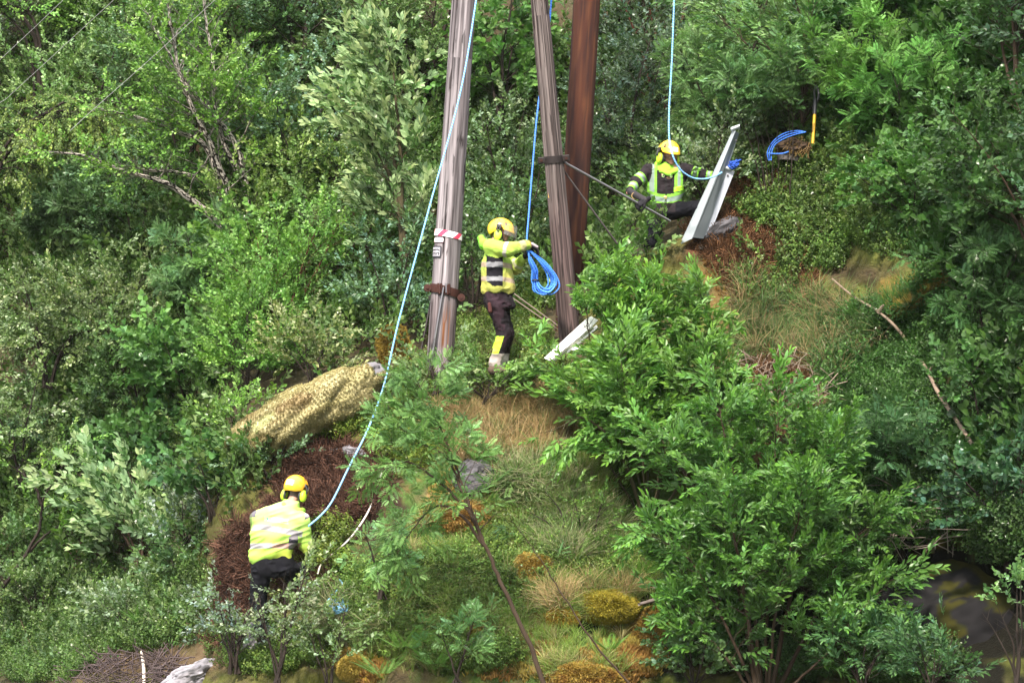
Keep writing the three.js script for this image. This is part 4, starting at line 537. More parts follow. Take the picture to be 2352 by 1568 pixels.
{
  const f = V(0, 0, 0), t = leftTop.clone().sub(leftFoot);
  obj('pole', poleGeo(f, t, 0.163, 0.132, (th, h, g, deep, c, s) => {
    let k = mix3([0.33, 0.295, 0.315], [0.15, 0.128, 0.137], clamp(0.5 + g)); if (deep) k = [0.035, 0.028, 0.03]; if (noise(c * 4 + 9, s * 4, h * 3) > .72) k = [.05, .04, .042];
    const low = sm(1.35, 0.9, h); k = mix3(k, [0.16, 0.12, 0.125], low * (0.5 + 0.4 * noise(c * 6, s * 6, h)));
    const front = sm(0.5, 0.95, s) * sm(-0.1, 0.12, c) * sm(0.8, 0.55, c), o = front * sm(1.15, .8, h) * sm(0.35, 0.6, h) * sm(-0.55, 0.1, noise(c * 9, s * 3, h * 1.4)); k = mix3(k, [0.17, 0.062, 0.02], o * (.55 + .45 * Math.sign(noise(c * 14, s * 5, h * 3))));
    return k;
  }, 1, 3), poleMat, leftPole);
  const ax = t.clone().normalize(), X = V(1, 0, 0).addScaledVector(ax, -ax.x).normalize(), Z = V(0, 0, 0).crossVectors(X, ax);
  const band = (h, hh, r, a0, a1, slope, thick, n = 40) => { // a curved strip round the pole, from angle a0 to a1 (0 faces the road, + to the right)
    const pos = [], uv = [], idx = []; for (let i = 0; i <= n; i++) for (const k of [0, 1]) { const a = mix(a0, a1, i / n), y = h + (k - .5) * hh + slope * Math.sin(a); for (const q of [0, thick]) { const p = V(0, 0, 0).addScaledVector(ax, y).addScaledVector(X, Math.sin(a) * (r + q)).addScaledVector(Z, Math.cos(a) * (r + q)); pos.push(p.x, p.y, p.z); uv.push(i / n, k); } if (i && k) { const b = i * 4, c = b - 4; idx.push(c + 1, b + 1, b + 3, c + 1, b + 3, c + 3, c, b + 2, b, c, c + 2, b + 2, c + 2, c + 3, b + 3, c + 2, b + 3, b + 2, c, b + 1, c + 1, c, b, b + 1); } } idx.push(0, 1, 3, 0, 3, 2); const e = n * 4; idx.push(e, e + 3, e + 1, e, e + 2, e + 3); return geom(pos, idx, null, uv);
  };
  const hAt = py => (900 - py) / 193.5, R = 0.163;
  const tape = canvasTex(1024, 64, (g, w, h) => { g.fillStyle = '#f3ecee'; g.fillRect(0, 0, w, h); g.fillStyle = '#cf3d5c'; for (let x = -40; x < w + 100; x += 205) { g.beginPath(); g.moveTo(x, h); g.lineTo(x + 75, h); g.lineTo(x + 155, 0); g.lineTo(x + 80, 0); g.fill(); } g.strokeStyle = '#f3ecee'; g.lineWidth = 5; for (let x = -120; x < w + 100; x += 205) { g.beginPath(); g.moveTo(x + 58, h * .7); g.quadraticCurveTo(x + 60, h * .4, x + 105, h * .3); g.stroke(); } });
  const tp = obj('tape', band(hAt(537), 0.075, R + 0.002, -Math.PI, Math.PI * .98, -0.022, 0.002, 72), new THREE.MeshStandardMaterial({ map: tape, roughness: 0.45 }), leftPole); tag(tp, 'red and white striped barrier tape round the pole');
  const lab = canvasTex(256, 96, (g, w, h) => { g.fillStyle = '#f2eef0'; g.fillRect(0, 0, w, h); g.fillStyle = '#c2405a'; g.fillRect(0, 0, w, 7); g.fillRect(0, h - 8, w, 8); g.strokeStyle = '#c2304a'; g.lineWidth = 7; g.beginPath(); g.arc(205, 48, 25, 0, 7); g.stroke(); g.fillStyle = '#40343c'; g.beginPath(); g.moveTo(196, 36); g.lineTo(218, 48); g.lineTo(200, 60); g.fill(); g.fillRect(228, 44, 14, 9); g.fillStyle = '#cda0aa'; for (const y of [28, 58]) g.fillRect(18, y, 92, 8); });
  obj('label_plate', band(hAt(553), 0.052, R + 0.003, -1.25, -0.32, -0.01, 0.003, 16), new THREE.MeshStandardMaterial({ map: lab, roughness: 0.5 }), leftPole);
  const warn = canvasTex(512, 300, (g, w, h) => { g.fillStyle = '#2a2830'; g.fillRect(0, 0, w, h); g.fillStyle = '#bdb9c2'; g.fillRect(20, 40, w - 60, h - 76); g.fillStyle = '#141218'; g.font = 'bold 92px sans-serif'; g.textAlign = 'center'; g.lineWidth = 9; g.strokeStyle = '#141218'; g.strokeText('Høyspenning', w / 2 - 10, 128, w - 80); g.fillText('Høyspenning', w / 2 - 10, 128, w - 80); g.font = 'bold 134px sans-serif'; g.strokeText('Livsfare', w / 2 - 10, 244, w - 80); g.fillText('Livsfare', w / 2 - 10, 244, w - 80); });
  const sg = obj('warning_sign', band(hAt(580), 0.135, R + 0.004, -1.62, -0.42, -0.01, 0.004, 20), new THREE.MeshStandardMaterial({ map: warn, roughness: 0.5 }), leftPole); tag(sg, 'curved high voltage warning sign in black lettering');
  const yc = hAt(667), cl = obj('clamp', band(yc, 0.10, 0.168, -Math.PI, Math.PI, -0.03, 0.012, 60), rusty, leftPole); tag(cl, 'rusty two part clamp collar with bolts');
  for (const [a, dx, dy] of [[-1.5, 0, 0.02], [1.45, 0, -0.07]]) { const lug = obj('lug', new THREE.CylinderGeometry(0.045, 0.045, 0.05, 20), rusty, cl); lug.rotation.x = Math.PI / 2; lug.position.addScaledVector(ax, yc + dy).addScaledVector(X, Math.sin(a) * 0.205).addScaledVector(Z, 0.06); const bolt = obj('bolt', new THREE.CylinderGeometry(0.02, 0.02, 0.08, 6), rusty, cl); bolt.rotation.x = Math.PI / 2; bolt.position.copy(lug.position); }
  for (const a of [-0.42, -0.22, 0.12, 0.32]) { const b = obj('bolt', new THREE.CylinderGeometry(0.014, 0.014, 0.11, 8), a === .12 ? steel : rusty, cl); b.position.addScaledVector(ax, yc + 0.02).addScaledVector(X, Math.sin(a) * 0.18).addScaledVector(Z, Math.cos(a) * 0.18); }
  for (const a of [-0.32, 0.22]) { const b = obj('flange', box(0.02, 0.115, 0.06), rusty, cl); b.position.addScaledVector(ax, yc).addScaledVector(X, Math.sin(a) * 0.185).addScaledVector(Z, Math.cos(a) * 0.185); }
  const rodA = V(0, 0, 0).addScaledVector(ax, yc + 0.03).addScaledVector(X, -0.01).addScaledVector(Z, 0.19), rodB = at(988, 855, DL).sub(leftFoot).add(V(0, 0, 0.2));
  obj('stay_rod', tubes([{ p: [rodA, rodB], r: 0.013 }], 8), steel, leftPole);
  const w = []; for (let i = 0; i <= 60; i++) { const t2 = 0.62 + 0.1 * i / 60, a = i * 0.9; w.push(rodA.clone().lerp(rodB, t2).add(V(Math.cos(a) * .017, 0, Math.sin(a) * .017))); } obj('wire_wrap', tubes([{ p: w, r: 0.0028 }], 5), steel, leftPole);
}
{ const T = thing('stay_rod', 'thin dark rusty rod slanting down behind the weathered pole on its left side', 'rod', at(958, 812, DL + .1)); obj('rod', tubes([{ p: [V(0, -0.2, 0), at(990, 690, DL + .25).sub(T.position)], r: 0.012 }], 8), darkRust, T); obj('eye', new THREE.TorusGeometry(0.03, 0.01, 8, 16), darkRust, T).position.copy(at(991, 684, DL + .25).sub(T.position)); }
const DM = 41.0, midFoot = at(1311, 800, DM), midTop = at(1201, -420, DM - .5);
const midPole = thing('utility_pole', 'thinner brown grey wooden pole in the middle with a dark steel clamp', 'pole', midFoot);
{
  const t = midTop.clone().sub(midFoot);
  obj('pole', poleGeo(V(0, 0, 0), t, 0.128, 0.09, (th, h, g, deep, c, s) => deep ? [0.05, 0.035, 0.035] : mix3(mix3([0.20, 0.165, 0.16], [0.12, 0.093, 0.09], clamp(0.5 + 1.3 * g)), [0.12, 0.075, 0.075], sm(2.3, 1.2, h) * 0.7), 1.2, 17), poleMat, midPole);
  const ax = t.clone().normalize(), h0 = (800 - 367) / 190, c0 = ax.clone().multiplyScalar(h0), cl = obj('clamp', new THREE.CylinderGeometry(0.125, 0.127, 0.085, 32, 1, false), darkRust, midPole); cl.position.copy(c0); cl.quaternion.setFromUnitVectors(UP, ax); tag(cl, 'dark steel clamp bolted round the pole');
  for (const s of [-1, 1]) { const lug = obj('lug', box(0.09, 0.08, 0.03, .01), darkRust, cl); lug.position.set(s * 0.145, 0, 0.05); const b = obj('bolt', new THREE.CylinderGeometry(0.018, 0.018, 0.06, 6), rusty, cl); b.rotation.x = Math.PI / 2; b.position.set(s * 0.15, 0, 0.06); }
  const y = obj('marker_strip', plate(...[[1257, 418], [1260, 418], [1263, 454], [1260, 454]].map(([x, q]) => at(x, q, DM - .2).sub(midFoot)), 0.004), std([0.7, 0.45, 0.05], .6), midPole); tag(y, 'short yellow marker strip');
}
{ const f = at(1300, 830, DM + .8), t = at(1376, -480, DM + 1.6), T = thing('rust_brown_pole', 'thick smooth rust brown pole behind the middle pole', 'pole', f); obj('pole', poleGeo(V(0, 0, 0), t.clone().sub(f), 0.158, 0.172, (th, h, g, deep, c, s) => { const n = fbm(c * 3, s * 3, h * 1.3, 4) , e = fbm(c * 7 + 3, s * 7, h * 2.5, 3); return mix3(mix3([0.050, 0.017, 0.010], [0.022, 0.0095, 0.0085], clamp(0.5 + 1.5 * n)), [0.085, 0.032, 0.015], clamp(e * 1.5)); }, 0.15, 29), smoothMat, T); }
// stays: the polished rod the worker holds and the dark one under it
const rodFrom = at(1283, 366, DM - .2), rodTo = at(1540, 508, DM + .2);
{ const T = thing('steel_rod', 'long polished steel rod running from the clamp through the gloved hand', 'rod', rodFrom), e = rodTo.clone().sub(rodFrom); obj('rod', tubes([{ p: [V(0, 0, 0), V(.06, -.01, 0), at(1302, 376, DM - .2).sub(rodFrom), e], r: 0.0155 }], 10), steel, T); obj('eye', new THREE.TorusGeometry(0.03, 0.012, 8, 20), steel, T); }
{ const a = at(1290, 385, DM - .05), T = thing('stay_rod', 'dark rusty rod slanting down to the right under the polished one', 'rod', a); obj('rod', tubes([{ p: [V(0, 0, 0), at(1418, 560, DM - .4).sub(a)], r: 0.012 }], 8), darkRust, T); obj('eye', new THREE.TorusGeometry(0.028, 0.009, 8, 16), darkRust, T); }
for (const [x0, y0, x1, y1, l] of [[1178, 672, 1282, 748, 'upper of two thin brown stay wires behind the hip of the coiling worker'], [1176, 683, 1282, 757, 'lower of two thin brown stay wires behind the hip of the coiling worker']]) { const a = at(x1, y1, DM + .3); tag(obj('stay_wire', tubes([{ p: [a, at(x0, y0, DM + 1.4)], r: 0.008 }], 6), std([0.14, 0.10, 0.08], .6)), l, 'wire'); }

// ---------------------------------------------------------------- steel beams
{
  const d = 42.0, P = (T, x, y, z = 0) => at(x, y, d - z).sub(T.position);
  const T1 = thing('steel_beam', 'longer galvanised steel beam with rolled end leaning upright beside the vest worker', 'beam', at(1590, 540, d));
  obj('left_flange', plate(P(T1, 1566, 552), P(T1, 1592, 545, .06), P(T1, 1690, 300, .06), P(T1, 1683, 301, 0), 0.008), galv, T1);
  obj('right_flange', plate(P(T1, 1592, 545, .062), P(T1, 1616, 548, -.03), P(T1, 1698, 306, -.02), P(T1, 1690, 300, .062), 0.008), std([0.19, 0.215, 0.245], .45, { metalness: .25 }), T1);  // darker galvanised tone holds the shade of the turned face
  obj('gusset', plate(P(T1, 1564, 560, .02), P(T1, 1590, 548, .065), P(T1, 1650, 395, .066), P(T1, 1628, 428, .02), 0.006), galv, T1);
  const roll = [], rw = P(T1, 1690, 297, .04); for (let i = 0; i <= 10; i++) { const a = 0.4 + i / 10 * 3.6; roll.push([Math.cos(a) * 0.028, Math.sin(a) * 0.028]); }
  { const pos = [], idx = []; const ex = V(0.055, 0.02, 0); roll.forEach(([a, b], i) => { for (const s of [-1, 1]) for (const q of [1, .78]) { pos.push(rw.x + ex.x * s - b * 0.2 * q, rw.y + ex.y * s + a * q + .02, rw.z + b * q); } if (i) { const k = i * 4, m = k - 4; idx.push(m, m + 2, k, k, m + 2, k + 2, m + 1, k + 1, m + 3, k + 1, k + 3, m + 3, m, k, m + 1, k, k + 1, m + 1, m + 2, m + 3, k + 2, k + 2, m + 3, k + 3); } }); obj('rolled_end', geom(pos, idx), galv, T1); }
  const hole = obj('bolt_hole', new THREE.CylinderGeometry(0.012, 0.012, 0.014, 14), black, T1); hole.rotation.x = Math.PI / 2; hole.position.copy(P(T1, 1691, 322, .03));
  const T2 = thing('steel_beam', 'shorter galvanised steel beam with a blue rope knotted to its top', 'beam', at(1622, 540, d + .1));
  obj('face', plate(P(T2, 1608, 546, -.06), P(T2, 1632, 536, -.05), P(T2, 1688, 393, -.04), P(T2, 1667, 388, -.04), 0.008), std([0.38, 0.40, 0.46], .45, { metalness: .2 }), T2);
  obj('flange', plate(P(T2, 1600, 540, -.14), P(T2, 1608, 546, -.062), P(T2, 1664, 388, -.042), P(T2, 1656, 386, -.12), 0.008), galv, T2);
  const r2 = obj('rolled_end', new THREE.CylinderGeometry(0.026, 0.026, 0.09, 18), galv, T2); r2.rotation.z = 1.2; r2.position.copy(P(T2, 1671, 386, -.02));
  const h2 = obj('bolt_hole', new THREE.CylinderGeometry(0.012, 0.012, 0.014, 14), black, T2); h2.rotation.x = Math.PI / 2; h2.position.copy(P(T2, 1672, 403, -.032));
  // white perforated channels lying at the foot of the middle pole
  const e = 40.35, Q = (T, x, y, z = 0) => at(x, y, e - z).sub(T.position), T3 = thing('white_channel', 'white perforated steel channel lying aslant at the foot of the middle pole', 'channel', at(1300, 790, e));
  obj('web', plate(Q(T3, 1250, 822), Q(T3, 1264, 829, .04), Q(T3, 1362, 748, .04), Q(T3, 1346, 733), 0.008), white, T3);
  obj('lip', plate(Q(T3, 1264, 832, .03), Q(T3, 1266, 836, .0), Q(T3, 1364, 755, .0), Q(T3, 1362, 750, .03), 0.006), white, T3);
  for (let i = 0; i < 7; i++) for (const k of [0, 1]) { const t = k ? i / 40 : 0.78 + i / 30, m = obj('slot', box(0.022, 0.009, 0.012, .003), black, T3); m.position.copy(Q(T3, mix(1255, 1350, t) + 2, mix(824, 740, t) + 3, .022)); m.rotation.z = 0.7; }
  obj('jagged_end', plate(Q(T3, 1346, 733, .01), Q(T3, 1362, 748, .03), Q(T3, 1374, 735, .03), Q(T3, 1358, 726, .01), 0.006), white, T3);
  const T4 = thing('white_channel', 'second thin white channel half hidden under the perforated one', 'channel', at(1330, 790, e + .1)); obj('web', plate(Q(T4, 1300, 806, -.08), Q(T4, 1304, 811, -.06), Q(T4, 1374, 752, -.06), Q(T4, 1370, 746, -.08), 0.008), white, T4); obj('lip', plate(Q(T4, 1304, 811, -.06), Q(T4, 1305, 814, -.1), Q(T4, 1375, 755, -.1), Q(T4, 1374, 752, -.06), 0.006), white, T4);
  const st = obj('white_block', stone([.09, .04, .06], lumpy(33, .25, 1.6), () => [0.7, 0.66, 0.56]), rockMat); st.position.copy(at(1333, 803, e)); tag(st, 'pale broken chip of wood under the white channels', 'wood chip');
}
// ---------------------------------------------------------------- spade, ring, rope loop
{
  const f = at(1867, 302, 42.2), T = thing('spade', 'spade stuck in the scrub, only its black grip and yellow shaft showing', 'spade', f);
  obj('shaft', tubes([{ p: [V(0, -.15, 0), V(.03, .24, 0)], r: 0.019, s: 14 }], 14), std([0.50, 0.30, 0.02], .4), T);
  const hp = []; for (let i = 0; i <= 24; i++) { const a = i / 24 * 6.2832; hp.push(V(0.045 + 0.026 * Math.cos(a) + .01, 0.475 + 0.09 * Math.sin(a), 0)); }
  obj('grip', mergeGeometries([tubes([{ p: [V(.026, .22, 0), V(.04, .40, 0)], r: [0.024, 0.028] }], 14), tubes([{ p: hp, r: 0.016 }], 10)]), std([0.012, 0.012, 0.015], .35), T);
  for (let i = 0; i < 7; i++) { const g = obj('stripe', new THREE.TorusGeometry(0.0195, 0.003, 6, 20), black, T); g.position.set(0.005 + i * .002, 0.0 + i * 0.016, 0); g.rotation.x = Math.PI / 2; g.rotation.y = .45; }
  const R = thing('sawn_stump', 'grey stump under dry roots inside the blue rope loop', 'stump', at(1812, 350, 42.6)); obj('wood', poleGeo(V(0, -.12, 0), V(.02, .06, 0), .15, .14, (th, h, g) => mix3([0.14, 0.13, 0.125], [0.07, 0.06, 0.055], clamp(.5 + g)), 1, 8), poleMat, R); obj('soil', stone([.2, .1, .16], lumpy(41, .4, 2), () => [0.06, 0.04, 0.028]), rockMat, R).position.set(.06, .06, .05);
  const rr = rng(9), st = []; for (let k = 0; k < 60; k++) { const p = []; let q = V(-.02 + .28 * rr(), -.02 + .2 * rr(), .16 + .03 * rr()), a = 3.7 + rr(); for (let i = 0; i < 5; i++) { p.push(q.clone()); q.add(V(Math.cos(a) * .04, Math.sin(a) * .03, .006)); a += (rr() - .5); } st.push({ p, r: .003, s: 3 }); } tag(obj('dry_roots', tubes(st, 3), std([.30, .2, .08], .9), R), 'straw coloured roots', null, null, 'stuff');
  const ring = thing('shackle', 'small bright steel eye bolt lying among the scrub near the bottom left corner', 'eye bolt', at(170, 1514, 41).add(V(0, 0, 1.0))); const d2 = groundDepth(170, 1514) - .25; ring.position.copy(at(172, 1513, d2)); obj('eye', new THREE.TorusGeometry(0.03, 0.011, 10, 24), steel, ring); obj('shank', tubes([{ p: [V(-.03, .02, 0), V(-.085, .075, -.03)], r: .013 }], 10), steel, ring);
}
// ---------------------------------------------------------------- ropes
const ropeMap = canvasTex(64, 64, (g, w, h) => { g.fillStyle = '#7ab4e6'; g.fillRect(0, 0, w, h); for (let k = -2; k < 4; k++) { g.fillStyle = k % 2 ? '#9fcdf0' : '#5590d2'; g.beginPath(); g.moveTo(k * 32, 0); g.lineTo(k * 32 + 13, 0); g.lineTo(k * 32 + 13 + 64, h); g.lineTo(k * 32 + 64, h); g.fill(); } });
ropeMap.repeat.set(30, 1);
const ropeMat = new THREE.MeshStandardMaterial({ map: ropeMap, roughness: 0.75 }), ropeBlue = new THREE.MeshStandardMaterial({ map: ropeMap, color: new THREE.Color().setRGB(0.22, 0.38, 0.85), roughness: 0.75 });
const rope = (label, pts, r, mat = ropeMat) => tag(obj('rope', tubes([{ p: curve(pts, pts.length * 14), r }], 8), mat), label, 'rope');
rope('taut pale blue rope from the top of the left pole down to the bending worker', [[1100, -40, 40.3], [1060, 200, 40.1], [985, 480, 39.8], [915, 740, 39.6], [880, 890, 39.5], [845, 985, 39.2], [800, 1075, 38.9], [758, 1158, 38.7], [735, 1185, 38.6], [708, 1208, 38.5]].map(p => at(...p)), 0.0105);
rope('blue rope hanging behind the middle pole down to the coil in gloved hands', [[1271, -60, 41.6], [1265, 20, 41.6], [1258, 100, 41.5], [1237, 235, 41.3], [1222, 400, 40.9], [1214, 500, 40.6], [1210, 552, 40.45], [1211, 578, 40.4]].map(p => at(...p)), 0.0105, ropeBlue);
rope('pale blue rope hanging in front of the face of the vest worker', [[1551, -60, 41.5], [1543, 150, 41.45], [1537, 260, 41.4], [1538, 320, 41.35], [1546, 358, 41.3], [1562, 388, 41.35], [1588, 407, 41.45], [1615, 411, 41.6], [1638, 406, 41.8], [1658, 396, 41.95]].map(p => at(...p)), 0.0105);
{ // coil held by the standing worker
  const r = rng(12), D = 40.35, list = [];
  for (let k = 0; k < 15; k++) { const f = 0.72 + 0.5 * r(), a = (r() - .5) * 0.22, dz = (r() - .5) * 0.16, ph = r() * 6; const pts = [[0, 0], [14, 12], [32, 32], [46, 58], [46, 80], [32, 94], [16, 88], [11, 70], [12, 46], [4, 22]].map(([x, y], i) => { const X = x * (.8 + .4 * f) + 3 * Math.sin(i + ph) + 2 * r(), Y = y * (.75 + .28 * f); return at(1213 + X * Math.cos(a) - Y * Math.sin(a), 576 + Y * Math.cos(a) + X * Math.sin(a) * .5, D - .05 + dz * Math.sin(i * .9) + .02 * r()); }); list.push({ p: new THREE.CatmullRomCurve3(pts, true).getPoints(90), r: 0.0085 }); }
  const T = thing('rope_coil', 'coil of bright blue rope hanging from the hands of the standing worker', 'rope coil', V(0, 0, 0)); for (const [k, c] of [[0, [0.30, 0.55, 1]], [1, [0.10, 0.26, 0.72]], [2, [0.2, 0.4, .9]]]) obj('loops', tubes(list.filter((_, i) => i % 3 === k), 7), new THREE.MeshStandardMaterial({ map: ropeMap, color: new THREE.Color().setRGB(...c), roughness: .7 }), T); const tie = obj('tie', new THREE.TorusGeometry(0.035, 0.01, 8, 18), black, T); tie.position.copy(at(1230, 645, D - .04)); tie.rotation.x = 1.4; tie.scale.set(1, 1, 1);
  const c = T.position.copy(at(1235, 620, D)); for (const m of T.children) { if (m.name === 'loops') m.geometry.translate(-c.x, -c.y, -c.z); else m.position.sub(c); }
}
{ const list = [], D = 42.35; for (let k = 0; k < 3; k++) list.push({ p: curve([[1852, 303], [1830, 300 + 4 * k], [1800, 307 + 6 * k], [1776 + 2 * k, 325 + 4 * k], [1763 + 5 * k, 350], [1766 + 3 * k, 368]].map(([x, y]) => at(x, y, D - .02 * k)), 40), r: 0.007 }); list.push({ p: curve([[1763, 352], [1780, 353], [1800, 352], [1812, 348]].map(([x, y]) => at(x, y, D - .06)), 20), r: 0.009 }); tag(obj('rope_loop', tubes(list, 7), ropeBlue), 'blue rope laid in a loop round the grey stump below the spade', 'rope'); }
{ const r = rng(4), list = [], D = 42.0; for (let k = 0; k < 6; k++) { const c = at(1682, 381, D), p = []; for (let i = 0; i < 14; i++) { const a = i * .9 + k; p.push(c.clone().add(V(Math.cos(a + k) * .035 * (0.5 + r()) + .012 * k, Math.sin(a) * .03 * (0.5 + r()) + .01 * k, .03 * Math.sin(a * 2)))); } list.push({ p: curve(p, 60), r: .0085 }); } tag(obj('rope_knot', tubes(list, 6), new THREE.MeshStandardMaterial({ map: ropeMap, color: new THREE.Color().setRGB(.07, .16, .5), roughness: .7 })), 'dark blue rope knot on the top of the shorter steel beam', 'knot'); }
{ const r = rng(14), list = []; for (let k = 0; k < 5; k++) { const p = []; for (let i = 0; i < 12; i++) { const x = 750 + 50 * r(), y = k === 0 ? 1330 + i * 7 : 1362 + 48 * r(), d = groundDepth(x, y) - .12 - .05 * r(); p.push(at(k === 0 ? 778 + 8 * Math.sin(i) : x, y, d)); } list.push({ p: curve(p, 90), r: .0085 }); } tag(obj('rope_tangle', tubes(list, 6), ropeMat), 'tangle of pale blue rope lying in the scrub right of the bending worker', 'rope'); }
rope('white cable sagging over the peat bank right of the bending worker', [[876, 1085], [868, 1118], [840, 1185], [800, 1240], [760, 1275], [738, 1295], [729, 1318]].map(([x, y]) => at(x, y, Math.min(groundDepth(x, y) - .12, 39.6))), 0.0105, std([0.62, 0.56, 0.52], .6));
for (const [l, pts] of [['thin power line crossing the top left in front of the white birch trunks', [[160, 300, 44], [208, 256, 44], [345, 135, 43], [484, 8, 42], [560, -60, 41.5]]], ['thin power line left of the one crossing the white trunks', [[-40, 258, 44], [12, 228, 44], [135, 115, 43], [260, 0, 42], [320, -60, 41.5]]], ['thin power line nearest to the top left corner', [[-40, 172, 44], [0, 136, 44], [75, 66, 43], [144, 0, 42], [200, -60, 41.5]]]]) tag(obj('power_line', tubes([{ p: pts.map(p => at(...p)), r: .0035 }], 5), std([0.3, 0.3, 0.3], .5)), l, 'wire');
// ---------------------------------------------------------------- fallen wood
const stick = (name, label, pts, r0, r1, mat, forks = []) => { const G = pts.map(([x, y, z]) => at(x, y, groundDepth(x, y) - (z ?? .15))), P = curve(G, 30), list = [{ p: P, r: P.map((_, i) => mix(r0, r1, i / 30) * (1 + .12 * noise(i * .7, r0 * 99))) }]; for (const f of forks) { const q = curve(f.map(([x, y, z]) => at(x, y, groundDepth(x, y) - (z ?? .15))), 12); list.push({ p: q, r: q.map((_, i) => mix(r1 * 1.2, r1 * .4, i / 12)), s: 5 }); } return tag(obj(name, tubes(list, 8), mat), label, 'branch'); };
const barkPale = new THREE.MeshStandardMaterial({ color: new THREE.Color().setRGB(.20, .145, .105), roughness: .85, bumpMap: stoneBump, bumpScale: .004 });
stick('fallen_branch', 'long bare fallen branch curving down across the shaded right slope', [[1912, 640], [1960, 680, .25], [2010, 710, .3], [2050, 742, .3], [2090, 790, .3], [2130, 850, .3], [2158, 905, .3], [2195, 960, .3], [2240, 1030, .35]], .010, .030, barkPale, [[[2136, 858, .3], [2142, 840, .4]], [[2020, 716, .3], [2030, 700, .36]]]);
stick('broken_branch', 'forked grey dead branch stub by the dark hollow', [[1550, 1400, .05], [1530, 1375, .2], [1505, 1378, .28], [1468, 1388, .3]], .035, .02, std([.17, .14, .13], .85), [[[1528, 1375, .2], [1512, 1352, .25], [1500, 1350, .25]]]);
stick('dead_branch', 'pale dead branch lying level on the right slope', [[1880, 802], [1960, 806], [2020, 802], [2080, 806]], .014, .006, barkPale, [[[1990, 804], [2010, 790], [2040, 780]]]);
stick('white_stick', 'short pale peeled stick standing at the bottom left', [[330, 1580, .2], [330, 1540, .25], [325, 1495, .25]], .022, .02, std([.55, .48, .42], .8));
stick('dead_branch', 'thin bare branch leaning across the bottom left corner', [[150, 1580, .4], [110, 1530, .4], [70, 1480, .4], [45, 1420, .4]], .014, .005, barkMat.brown, [[[110, 1530, .4], [105, 1480, .4], [108, 1440, .45]]]);
stick('curved_twig', 'pale curved twig behind the knees of the coiling worker', [[1096, 758, .3], [1118, 760, .35], [1126, 778, .35], [1142, 797, .3]], .007, .007, std([.4, .36, .33], .8));
stick('curved_twig', 'pale level twig right of the foot of the weathered pole', [[1048, 822, .3], [1075, 816, .3], [1110, 820, .3]], .007, .006, std([.4, .36, .33], .8));
stick('cut_branch', 'thin pale branch on the ground between boots and white channel', [[1160, 838, .2], [1200, 832, .25], [1240, 806, .3], [1262, 792, .3]], .008, .006, std([.36, .28, .22], .8));
stick('dark_stake', 'dark straight stake slanting on the crest right of the mossy boulder', [[872, 965, .2], [895, 915, .3], [912, 885, .35]], .012, .012, barkMat.dark);
{ const r = rng(71), heap = (label, n, cx, cy, rx, ry, mat) => { const list = []; for (let k = 0; k < n; k++) { const x = cx + (r() - .5) * 2 * rx, y = cy + (r() - .5) * 2 * ry, a = r() * 3.1416, L = 15 + 45 * r(), z = .05 + .25 * r(), p = [-1, -.3, .3, 1].map(t => { const X = x + Math.cos(a) * L * t, Y = y + Math.sin(a) * L * t * .7 + 4 * (r() - .5); return at(X, Y, groundDepth(x, y) - z - .05 * r()); }); list.push({ p, r: [.006, .006, .005, .003].map(v => v * (.6 + r())), s: 4 }); } tag(obj('brushwood', tubes(list, 4), mat), label, 'brushwood', null, 'stuff'); };
  heap('heap of purplish brown dead twigs at the bottom left', 240, 290, 1540, 130, 40, std([.10, .075, .075], .9)); heap('dead reddish brushwood under the silvery sallow', 120, 260, 1300, 100, 40, std([.12, .08, .065], .9)); heap('pale dry twigs in the middle of the right slope', 170, 1790, 880, 130, 60, std([.25, .19, .15], .9)); heap('bare grey twigs above the lichen rock face', 70, 2110, 1190, 90, 80, std([.24, .2, .17], .9)); }
// ---------------------------------------------------------------- people: bodies meshed from smooth distance fields
function cone(p, a, b, ra, rb) { // rounded cone between two joints
  const bx = b.x - a.x, by = b.y - a.y, bz = b.z - a.z, px = p.x - a.x, py = p.y - a.y, pz = p.z - a.z, t = clamp((px * bx + py * by + pz * bz) / (bx * bx + by * by + bz * bz + 1e-9));
  return Math.hypot(px - bx * t, py - by * t, pz - bz * t) - (ra + (rb - ra) * t);
}
const smin = (a, b, k) => { const h = Math.max(k - Math.abs(a - b), 0) / k; return Math.min(a, b) - h * h * k * 0.25; };
const field = (list, k) => p => { let d = 9; for (const c of list) d = smin(d, c.e ? ellip(p, c) : cone(p, c[0], c[1], c[2], c[3]), c.k ?? c[4] ?? k); return d; };
function ellip(p, c) { const q = V(p.x - c.c.x, p.y - c.c.y, p.z - c.c.z); if (c.q) q.applyQuaternion(c.q); const k0 = Math.hypot(q.x / c.e[0], q.y / c.e[1], q.z / c.e[2]), k1 = Math.hypot(q.x / c.e[0] ** 2, q.y / c.e[1] ** 2, q.z / c.e[2] ** 2); return k0 * (k0 - 1) / (k1 + 1e-9); }
function boundsOf(list) { const lo = V(9e9, 9e9, 9e9), hi = V(-9e9, -9e9, -9e9); for (const c of list) { const pts = c.e ? [[c.c, Math.max(...c.e)]] : [[c[0], c[2]], [c[1], c[3]]]; for (const [p, r] of pts) { lo.min(p.clone().subScalar(r + 0.03)); hi.max(p.clone().addScalar(r + 0.03)); } } return [lo, hi]; }
